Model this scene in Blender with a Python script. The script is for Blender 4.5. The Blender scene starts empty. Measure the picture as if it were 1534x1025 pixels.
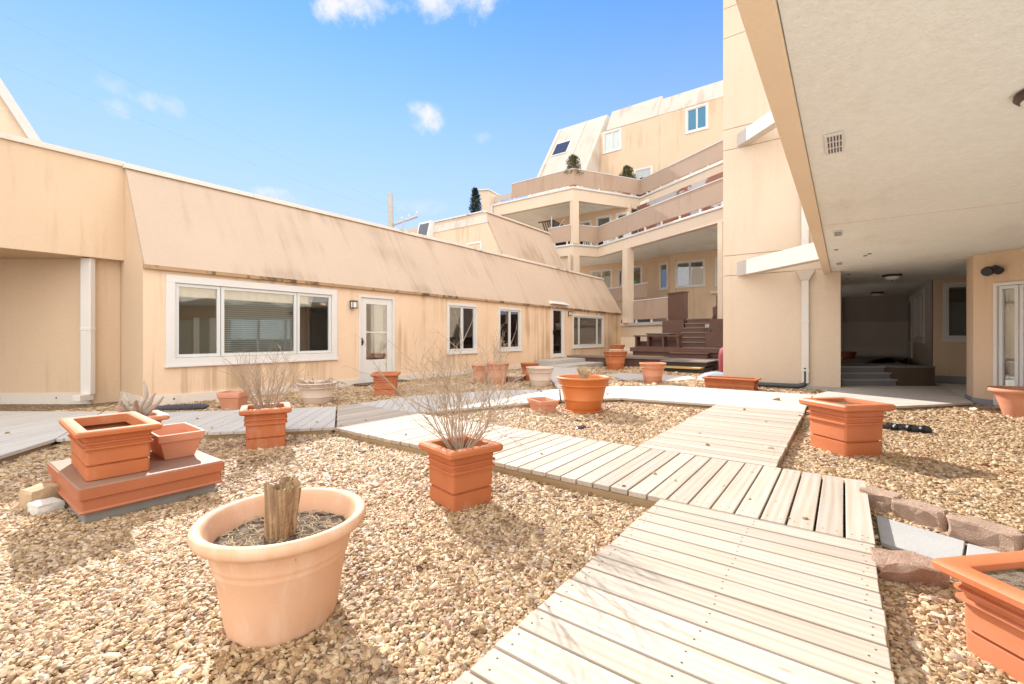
import bpy, bmesh, math, random
import numpy as np
from mathutils import Vector, Matrix, noise
R = math.radians
random.seed(7); rng = np.random.default_rng(11)
S = bpy.context.scene
COL = S.collection
# ------------------------------------------------------------------ camera
YAW = math.atan2(497, 670)
cam = bpy.data.cameras.new('camera'); camo = bpy.data.objects.new('camera', cam); COL.objects.link(camo)
cam.sensor_width = 36; cam.lens = 36 * 670 / 1534; cam.shift_y = -8.5 / 1534
cam.clip_start = 0.05; cam.clip_end = 2000
camo.location = (0, 0, 1.2); camo.rotation_euler = (R(90), 0, YAW - R(90))
S.camera = camo
# ------------------------------------------------------------------ sun, sky, exposure
SUN_AZ, SUN_EL = R(66), R(35)          # azimuth from +X towards +Y
SUN_STRENGTH, SKY_STRENGTH = 3.3, 0.10
S.view_settings.view_transform = 'Standard'; S.view_settings.look = 'None'
S.view_settings.exposure = 1.3; S.view_settings.gamma = 1.0
sl = bpy.data.lights.new('sun', 'SUN'); so = bpy.data.objects.new('sun', sl); COL.objects.link(so)
sl.energy = SUN_STRENGTH; sl.angle = R(0.6); sl.color = (1.0, 0.95, 0.88)
sv = Vector((math.cos(SUN_AZ) * math.cos(SUN_EL), math.sin(SUN_AZ) * math.cos(SUN_EL), math.sin(SUN_EL)))
so.rotation_euler = sv.to_track_quat('Z', 'Y').to_euler(); so.location = (0, 0, 40)
W = bpy.data.worlds.new('World'); S.world = W; W.use_nodes = True
def build_world():
    nt = W.node_tree; N = nt.nodes; L = nt.links
    for n in list(N): N.remove(n)
    out = N.new('ShaderNodeOutputWorld'); bg = N.new('ShaderNodeBackground'); bg.inputs['Strength'].default_value = SKY_STRENGTH
    sky = N.new('ShaderNodeTexSky'); sky.sky_type = 'NISHITA'; sky.sun_disc = False
    sky.sun_elevation = SUN_EL; sky.sun_rotation = R(90) - SUN_AZ
    sky.air_density = 1.0; sky.dust_density = 0.0; sky.ozone_density = 2.5
    tc = N.new('ShaderNodeTexCoord')
    nz = N.new('ShaderNodeTexNoise'); nz.inputs['Scale'].default_value = 17; nz.inputs['Detail'].default_value = 8; nz.inputs['Roughness'].default_value = 0.62
    L.new(tc.outputs['Generated'], nz.inputs['Vector'])
    nm = N.new('ShaderNodeMath'); nm.operation = 'MULTIPLY_ADD'; nm.inputs[1].default_value = 4.2; nm.inputs[2].default_value = -1.8
    L.new(nz.outputs['Fac'], nm.inputs[0])
    # clouds: direction (x, y, z), half width, half height, density
    f = 670.0; c, s = math.cos(YAW), math.sin(YAW)
    total = None
    for (u, w, sx, sy, dn) in CLOUDS:
        d = Vector((c + u * s, s - u * c, w)).normalized()
        t = Vector((d.y, -d.x, 0)).normalized(); b = t.cross(d)
        acc = None
        for vec, sc in ((t, sx), (b, sy)):
            vm = N.new('ShaderNodeVectorMath'); vm.operation = 'DOT_PRODUCT'; vm.inputs[1].default_value = vec / sc
            L.new(tc.outputs['Generated'], vm.inputs[0])
            pw = N.new('ShaderNodeMath'); pw.operation = 'MULTIPLY'
            sub = N.new('ShaderNodeMath'); sub.operation = 'SUBTRACT'; sub.inputs[1].default_value = d.dot(vec) / sc
            L.new(vm.outputs['Value'], sub.inputs[0]); L.new(sub.outputs[0], pw.inputs[0]); L.new(sub.outputs[0], pw.inputs[1])
            if acc is None: acc = pw
            else:
                ad = N.new('ShaderNodeMath'); ad.operation = 'ADD'; L.new(acc.outputs[0], ad.inputs[0]); L.new(pw.outputs[0], ad.inputs[1]); acc = ad
        inv = N.new('ShaderNodeMath'); inv.operation = 'SUBTRACT'; inv.inputs[0].default_value = 0.75; L.new(acc.outputs[0], inv.inputs[1])
        ad = N.new('ShaderNodeMath'); ad.operation = 'ADD'; L.new(inv.outputs[0], ad.inputs[0]); L.new(nm.outputs[0], ad.inputs[1])
        mr = N.new('ShaderNodeMapRange'); mr.interpolation_type = 'SMOOTHSTEP'; mr.inputs['From Min'].default_value = 0.0; mr.inputs['From Max'].default_value = 1.5
        mr.inputs['To Max'].default_value = dn; L.new(ad.outputs[0], mr.inputs['Value'])
        if total is None: total = mr
        else:
            mx = N.new('ShaderNodeMath'); mx.operation = 'MAXIMUM'; L.new(total.outputs[0], mx.inputs[0]); L.new(mr.outputs[0], mx.inputs[1]); total = mx
    # added bright cloud, out of view overhead and behind, filling the shaded walls
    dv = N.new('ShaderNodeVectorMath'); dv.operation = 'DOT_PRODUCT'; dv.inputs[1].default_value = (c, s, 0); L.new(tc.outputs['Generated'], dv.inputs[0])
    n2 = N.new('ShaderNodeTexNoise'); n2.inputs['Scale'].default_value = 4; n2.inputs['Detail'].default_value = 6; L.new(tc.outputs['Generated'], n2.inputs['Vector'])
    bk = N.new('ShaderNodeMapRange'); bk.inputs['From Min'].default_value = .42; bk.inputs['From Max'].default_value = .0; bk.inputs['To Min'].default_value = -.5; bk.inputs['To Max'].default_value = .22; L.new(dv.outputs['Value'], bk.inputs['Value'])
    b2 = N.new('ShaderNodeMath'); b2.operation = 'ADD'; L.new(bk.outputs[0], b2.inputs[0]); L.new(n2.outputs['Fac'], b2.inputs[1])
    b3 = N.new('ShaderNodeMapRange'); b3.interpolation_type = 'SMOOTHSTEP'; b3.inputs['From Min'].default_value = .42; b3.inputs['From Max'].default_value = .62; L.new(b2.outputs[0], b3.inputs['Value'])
    mix = N.new('ShaderNodeMix'); mix.data_type = 'RGBA'
    hsv = N.new('ShaderNodeVectorMath'); hsv.operation = 'MULTIPLY'; hsv.inputs[1].default_value = SKY_TINT
    L.new(sky.outputs[0], hsv.inputs[0])
    sx = N.new('ShaderNodeSeparateXYZ'); L.new(tc.outputs['Generated'], sx.inputs[0])
    hz = N.new('ShaderNodeMapRange'); hz.interpolation_type = 'SMOOTHSTEP'; hz.inputs['From Min'].default_value = .72; hz.inputs['From Max'].default_value = .0; hz.inputs['To Max'].default_value = .97; L.new(sx.outputs[2], hz.inputs['Value'])
    hm = N.new('ShaderNodeMix'); hm.data_type = 'RGBA'; hm.inputs['B'].default_value = (2.75, 3.0, 4.0, 1); L.new(hz.outputs[0], hm.inputs['Factor']); L.new(hsv.outputs[0], hm.inputs['A'])
    L.new(total.outputs[0], mix.inputs['Factor']); L.new(hm.outputs['Result'], mix.inputs['A']); mix.inputs['B'].default_value = (3.95, 3.95, 4.05, 1)
    mb_ = N.new('ShaderNodeMix'); mb_.data_type = 'RGBA'; mb_.inputs['B'].default_value = FILL_CLOUD_COL; L.new(b3.outputs[0], mb_.inputs['Factor']); L.new(mix.outputs['Result'], mb_.inputs['A'])
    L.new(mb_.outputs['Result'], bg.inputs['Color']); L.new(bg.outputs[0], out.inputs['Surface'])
FILL_CLOUD_COL = (10.2, 10.0, 9.7, 1); SKY_TINT = (.44, .74, 1.12)
CLOUDS = [(-.375, .745, .062, .036, 1), (-.165, .76, .11, .04, .95), (-.33, .76, .05, .02, .7),
          (-.193, .487, .046, .029, 1), (-.066, .443, .026, .014, .35), (-.898, .566, .035, .018, .35), (-.816, .528, .04, .018, .55),
          (-.879, .51, .03, .018, .4), (-.755, .513, .022, .018, .3), (-.53, .318, .05, .02, .8), (-.2, .29, .06, .02, .3)]
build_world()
# ------------------------------------------------------------------ materials
def mat(name, col, rough=.8, var=.12, vscale=3.0, stain=None, stain_col=(.12, .07, .04), sscale=(5, 5, .35), sth=(.55, .75), bump=0.0, bscale=60, fine=0.05, metal=0.0, grooves=None, spec=0.3, zones=()):
    m = bpy.data.materials.new(name); m.use_nodes = True; nt = m.node_tree; N = nt.nodes; L = nt.links
    bs = N['Principled BSDF']; bs.inputs['Roughness'].default_value = rough; bs.inputs['Metallic'].default_value = metal
    bs.inputs['Specular IOR Level'].default_value = spec
    geo = N.new('ShaderNodeNewGeometry')
    def ns(scale, detail=5, ro=.55, vec=None):
        n = N.new('ShaderNodeTexNoise'); n.inputs['Scale'].default_value = scale; n.inputs['Detail'].default_value = detail; n.inputs['Roughness'].default_value = ro
        L.new(vec if vec else geo.outputs['Position'], n.inputs['Vector']); return n
    a = ns(vscale); b = ns(vscale * 22, 3)
    def mad(sock, k, o):
        q = N.new('ShaderNodeMath'); q.operation = 'MULTIPLY_ADD'; L.new(sock, q.inputs[0]); q.inputs[1].default_value = k; q.inputs[2].default_value = o; return q
    va = mad(a.outputs['Fac'], 2 * var, 1 - var); vb = mad(b.outputs['Fac'], 2 * fine, -fine)
    sm = N.new('ShaderNodeMath'); sm.operation = 'ADD'; L.new(va.outputs[0], sm.inputs[0]); L.new(vb.outputs[0], sm.inputs[1])
    vm = N.new('ShaderNodeVectorMath'); vm.operation = 'SCALE'; vm.inputs[0].default_value = col[:3]; L.new(sm.outputs[0], vm.inputs['Scale'])
    cur = vm.outputs['Vector']
    if stain:
        mp = N.new('ShaderNodeVectorMath'); mp.operation = 'MULTIPLY'; mp.inputs[1].default_value = sscale; L.new(geo.outputs['Position'], mp.inputs[0])
        st = ns(1.0, 6, .6, mp.outputs[0]); big = ns(.55, 2, .5)
        pr = N.new('ShaderNodeMath'); pr.operation = 'ADD'; L.new(st.outputs['Fac'], pr.inputs[0]); bm_ = mad(big.outputs['Fac'], .7, -.35); L.new(bm_.outputs[0], pr.inputs[1])
        mr = N.new('ShaderNodeMapRange'); mr.interpolation_type = 'SMOOTHSTEP'; mr.inputs['From Min'].default_value = sth[0]; mr.inputs['From Max'].default_value = sth[1]; mr.inputs['To Max'].default_value = stain
        src = pr
        if zones:                                  # places where run-off has stained the wall: (x0, x1, z0, z1, extra)
            sxyz = N.new('ShaderNodeSeparateXYZ'); L.new(geo.outputs['Position'], sxyz.inputs[0])
            for (xa, xb, za, zb, ex) in zones:
                last = None
                for k_, (lo, hi, fx) in ((0, (xa, xb, .25)), (2, (za, zb, .12))):
                    for e0, e1 in ((lo - fx, lo + fx), (hi + fx, hi - fx)):
                        q = N.new('ShaderNodeMapRange'); q.interpolation_type = 'SMOOTHSTEP'; q.inputs['From Min'].default_value = e0; q.inputs['From Max'].default_value = e1; L.new(sxyz.outputs[k_], q.inputs['Value'])
                        if last is None: last = q
                        else:
                            w = N.new('ShaderNodeMath'); w.operation = 'MULTIPLY'; L.new(last.outputs[0], w.inputs[0]); L.new(q.outputs[0], w.inputs[1]); last = w
                w = mad(last.outputs[0], ex, 0); ad = N.new('ShaderNodeMath'); ad.operation = 'ADD'; L.new(src.outputs[0], ad.inputs[0]); L.new(w.outputs[0], ad.inputs[1]); src = ad
        L.new(src.outputs[0], mr.inputs['Value'])
        mx = N.new('ShaderNodeMix'); mx.data_type = 'RGBA'; L.new(mr.outputs[0], mx.inputs['Factor']); L.new(cur, mx.inputs['A']); mx.inputs['B'].default_value = (*stain_col, 1)
        cur = mx.outputs['Result']
    L.new(cur, bs.inputs['Base Color'])
    h = None
    if bump:
        bn = ns(bscale, 6, .65); h = mad(bn.outputs['Fac'], 1, 0)
    if grooves:                                   # vertical board joints: (axis vector, pitch)
        ax, pitch = grooves
        dt = N.new('ShaderNodeVectorMath'); dt.operation = 'DOT_PRODUCT'; dt.inputs[1].default_value = (ax[0] / pitch, ax[1] / pitch, 0); L.new(geo.outputs['Position'], dt.inputs[0])
        fr = N.new('ShaderNodeMath'); fr.operation = 'FRACT'; L.new(dt.outputs['Value'], fr.inputs[0])
        lt = N.new('ShaderNodeMath'); lt.operation = 'GREATER_THAN'; lt.inputs[1].default_value = .035; L.new(fr.outputs[0], lt.inputs[0])
        gm = mad(lt.outputs[0], 2.0, 0)
        if h is None: h = gm
        else:
            q = N.new('ShaderNodeMath'); q.operation = 'ADD'; L.new(h.outputs[0], q.inputs[0]); L.new(gm.outputs[0], q.inputs[1]); h = q
    if h is not None:
        bp = N.new('ShaderNodeBump'); bp.inputs['Strength'].default_value = bump or .35; bp.inputs['Distance'].default_value = .02
        L.new(h.outputs[0], bp.inputs['Height']); L.new(bp.outputs[0], bs.inputs['Normal'])
    return m
def glass_mat(name, tint=(.90, .94, .93), see=.65):
    m = bpy.data.materials.new(name); m.use_nodes = True; nt = m.node_tree; N = nt.nodes; L = nt.links
    N.remove(N['Principled BSDF']); out = N['Material Output']
    tr = N.new('ShaderNodeBsdfTransparent'); tr.inputs[0].default_value = (*tint, 1)
    gl = N.new('ShaderNodeBsdfGlossy'); gl.inputs['Roughness'].default_value = .02; gl.inputs['Color'].default_value = (.95, .95, .95, 1)
    fr = N.new('ShaderNodeFresnel'); fr.inputs['IOR'].default_value = 1.5
    mp = N.new('ShaderNodeMath'); mp.operation = 'MULTIPLY_ADD'; mp.inputs[1].default_value = 1.6; mp.inputs[2].default_value = .11; L.new(fr.outputs[0], mp.inputs[0])
    mx = N.new('ShaderNodeMixShader'); L.new(mp.outputs[0], mx.inputs[0]); L.new(tr.outputs[0], mx.inputs[1]); L.new(gl.outputs[0], mx.inputs[2]); L.new(mx.outputs[0], out.inputs[0])
    return m
def wood_mat(name, c1, c2, rough=.75, knots=True, tone=.16, grey=.35):
    """plank wood from the plank's own UV (u along, v across, metres) and its tint attribute"""
    m = bpy.data.materials.new(name); m.use_nodes = True; nt = m.node_tree; N = nt.nodes; L = nt.links
    bs = N['Principled BSDF']; bs.inputs['Roughness'].default_value = rough; bs.inputs['Specular IOR Level'].default_value = .25
    uv = N.new('ShaderNodeUVMap'); uv.uv_map = 'UVMap'
    at = N.new('ShaderNodeAttribute'); at.attribute_name = 'tint'
    def sc(v): 
        q = N.new('ShaderNodeVectorMath'); q.operation = 'MULTIPLY'; q.inputs[1].default_value = v; L.new(uv.outputs[0], q.inputs[0]); return q.outputs[0]
    n1 = N.new('ShaderNodeTexNoise'); n1.inputs['Scale'].default_value = 1; n1.inputs['Detail'].default_value = 6; L.new(sc((1.6, 34, 1)), n1.inputs['Vector'])
    wv = N.new('ShaderNodeTexWave'); wv.bands_direction = 'Y'; wv.inputs['Scale'].default_value = 1; wv.inputs['Distortion'].default_value = 9; wv.inputs['Detail'].default_value = 3; wv.inputs['Detail Scale'].default_value = .5
    L.new(sc((.5, 6.5, 1)), wv.inputs['Vector'])
    n2 = N.new('ShaderNodeTexNoise'); n2.inputs['Scale'].default_value = 1; n2.inputs['Detail'].default_value = 4; L.new(sc((1.3, 5, 1)), n2.inputs['Vector'])
    a = N.new('ShaderNodeMath'); a.operation = 'MULTIPLY_ADD'; a.inputs[1].default_value = .26; L.new(wv.outputs['Fac'], a.inputs[0]); L.new(n1.outputs['Fac'], a.inputs[2])
    cr = N.new('ShaderNodeMapRange'); cr.inputs['From Min'].default_value = .42; cr.inputs['From Max'].default_value = .95; L.new(a.outputs[0], cr.inputs['Value'])
    mx = N.new('ShaderNodeMix'); mx.data_type = 'RGBA'; mx.inputs['A'].default_value = (*c1, 1); mx.inputs['B'].default_value = (*c2, 1); L.new(cr.outputs[0], mx.inputs['Factor'])
    cur = mx.outputs['Result']
    gm = N.new('ShaderNodeMapRange'); gm.inputs['From Min'].default_value = .5; gm.inputs['From Max'].default_value = .75; gm.inputs['To Max'].default_value = grey; L.new(n2.outputs['Fac'], gm.inputs['Value'])
    g = N.new('ShaderNodeMix'); g.data_type = 'RGBA'; g.inputs['B'].default_value = (c1[0] * .78, c1[0] * .76, c1[0] * .74, 1); L.new(gm.outputs[0], g.inputs['Factor']); L.new(cur, g.inputs['A']); cur = g.outputs['Result']
    if knots:
        vo = N.new('ShaderNodeTexVoronoi'); vo.inputs['Scale'].default_value = 1; vo.inputs['Randomness'].default_value = 1; L.new(sc((2.3, 7.3, 1)), vo.inputs['Vector'])
        km = N.new('ShaderNodeMapRange'); km.interpolation_type = 'SMOOTHSTEP'; km.inputs['From Min'].default_value = .1; km.inputs['From Max'].default_value = .03; km.inputs['To Max'].default_value = .55
        L.new(vo.outputs['Distance'], km.inputs['Value'])
        gt = N.new('ShaderNodeMath'); gt.operation = 'GREATER_THAN'; gt.inputs[1].default_value = .62
        sp = N.new('ShaderNodeSeparateColor'); L.new(vo.outputs['Color'], sp.inputs[0]); L.new(sp.outputs[0], gt.inputs[0])
        kk = N.new('ShaderNodeMath'); kk.operation = 'MULTIPLY'; L.new(km.outputs[0], kk.inputs[0]); L.new(gt.outputs[0], kk.inputs[1])
        k = N.new('ShaderNodeMix'); k.data_type = 'RGBA'; k.inputs['B'].default_value = (.22, .12, .06, 1); L.new(kk.outputs[0], k.inputs['Factor']); L.new(cur, k.inputs['A']); cur = k.outputs['Result']
    tn = N.new('ShaderNodeMath'); tn.operation = 'MULTIPLY_ADD'; tn.inputs[1].default_value = tone * 2; tn.inputs[2].default_value = 1 - tone; L.new(at.outputs['Fac'], tn.inputs[0])
    vs = N.new('ShaderNodeVectorMath'); vs.operation = 'SCALE'; L.new(cur, vs.inputs[0]); L.new(tn.outputs[0], vs.inputs['Scale'])
    L.new(vs.outputs[0], bs.inputs['Base Color'])
    bp = N.new('ShaderNodeBump'); bp.inputs['Strength'].default_value = .25; bp.inputs['Distance'].default_value = .003; L.new(a.outputs[0], bp.inputs['Height']); L.new(bp.outputs[0], bs.inputs['Normal'])
    return m
def gravel_mat():
    m = bpy.data.materials.new('gravel'); m.use_nodes = True; nt = m.node_tree; N = nt.nodes; L = nt.links
    bs = N['Principled BSDF']; bs.inputs['Roughness'].default_value = .85
    geo = N.new('ShaderNodeNewGeometry')
    wn = N.new('ShaderNodeTexNoise'); wn.inputs['Scale'].default_value = 9; L.new(geo.outputs['Position'], wn.inputs['Vector'])
    ad = N.new('ShaderNodeVectorMath'); ad.operation = 'MULTIPLY_ADD'; ad.inputs[1].default_value = (.05, .05, 0); L.new(wn.outputs['Color'], ad.inputs[0]); L.new(geo.outputs['Position'], ad.inputs[2])
    fl = N.new('ShaderNodeVectorMath'); fl.operation = 'MULTIPLY'; fl.inputs[1].default_value = (1, 1, 0); L.new(ad.outputs[0], fl.inputs[0])
    vo = N.new('ShaderNodeTexVoronoi'); vo.inputs['Scale'].default_value = 30; L.new(fl.outputs[0], vo.inputs['Vector'])
    sp = N.new('ShaderNodeSeparateColor'); L.new(vo.outputs['Color'], sp.inputs[0])
    rp = pebble_ramp(N); L.new(sp.outputs[0], rp.inputs[0])
    dm = N.new('ShaderNodeMapRange'); dm.inputs['From Min'].default_value = .25; dm.inputs['From Max'].default_value = .75; dm.inputs['To Min'].default_value = .8; dm.inputs['To Max'].default_value = .3; L.new(vo.outputs['Distance'], dm.inputs['Value'])
    vs = N.new('ShaderNodeVectorMath'); vs.operation = 'SCALE'; L.new(rp.outputs[0], vs.inputs[0]); L.new(dm.outputs[0], vs.inputs['Scale'])
    L.new(vs.outputs[0], bs.inputs['Base Color'])
    iv = N.new('ShaderNodeMath'); iv.operation = 'SUBTRACT'; iv.inputs[0].default_value = 1; L.new(vo.outputs['Distance'], iv.inputs[1])
    bp = N.new('ShaderNodeBump'); bp.inputs['Strength'].default_value = .9; bp.inputs['Distance'].default_value = .02; L.new(iv.outputs[0], bp.inputs['Height']); L.new(bp.outputs[0], bs.inputs['Normal'])
    return m
def pebble_ramp(N):
    rp = N.new('ShaderNodeValToRGB'); e = rp.color_ramp.elements
    stops = [(0, (0.167, 0.099, 0.053)), (0.1, (0.266, 0.166, 0.089)), (0.3, (0.374, 0.242, 0.124)), (0.5, (0.452, 0.308, 0.168)), (0.7, (0.521, 0.379, 0.221)), (0.86, (0.59, 0.464, 0.31)), (0.93, (0.412, 0.341, 0.266)), (0.975, (0.354, 0.18, 0.098)), (1, (0.266, 0.113, 0.066))]
    e[0].position, e[0].color = stops[0][0], (*stops[0][1], 1); e[1].position, e[1].color = 1, (*stops[-1][1], 1)
    for p, cc in stops[1:-1]:
        q = e.new(p); q.color = (*cc, 1)
    return rp
def pebble_mat():
    m = bpy.data.materials.new('pebble'); m.use_nodes = True; nt = m.node_tree; N = nt.nodes; L = nt.links
    bs = N['Principled BSDF']; bs.inputs['Roughness'].default_value = .6; bs.inputs['Specular IOR Level'].default_value = .35
    at = N.new('ShaderNodeAttribute'); at.attribute_type = 'INSTANCER'; at.attribute_name = 'pcol'
    rp = pebble_ramp(N); L.new(at.outputs['Fac'], rp.inputs[0])
    tc = N.new('ShaderNodeTexCoord'); nz = N.new('ShaderNodeTexNoise'); nz.inputs['Scale'].default_value = 2.2; nz.inputs['Detail'].default_value = 5; L.new(tc.outputs['Object'], nz.inputs['Vector'])
    q = N.new('ShaderNodeMath'); q.operation = 'MULTIPLY_ADD'; q.inputs[1].default_value = .7; q.inputs[2].default_value = .65; L.new(nz.outputs['Fac'], q.inputs[0])
    vs = N.new('ShaderNodeVectorMath'); vs.operation = 'SCALE'; L.new(rp.outputs[0], vs.inputs[0]); L.new(q.outputs[0], vs.inputs['Scale']); L.new(vs.outputs[0], bs.inputs['Base Color'])
    return m
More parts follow.
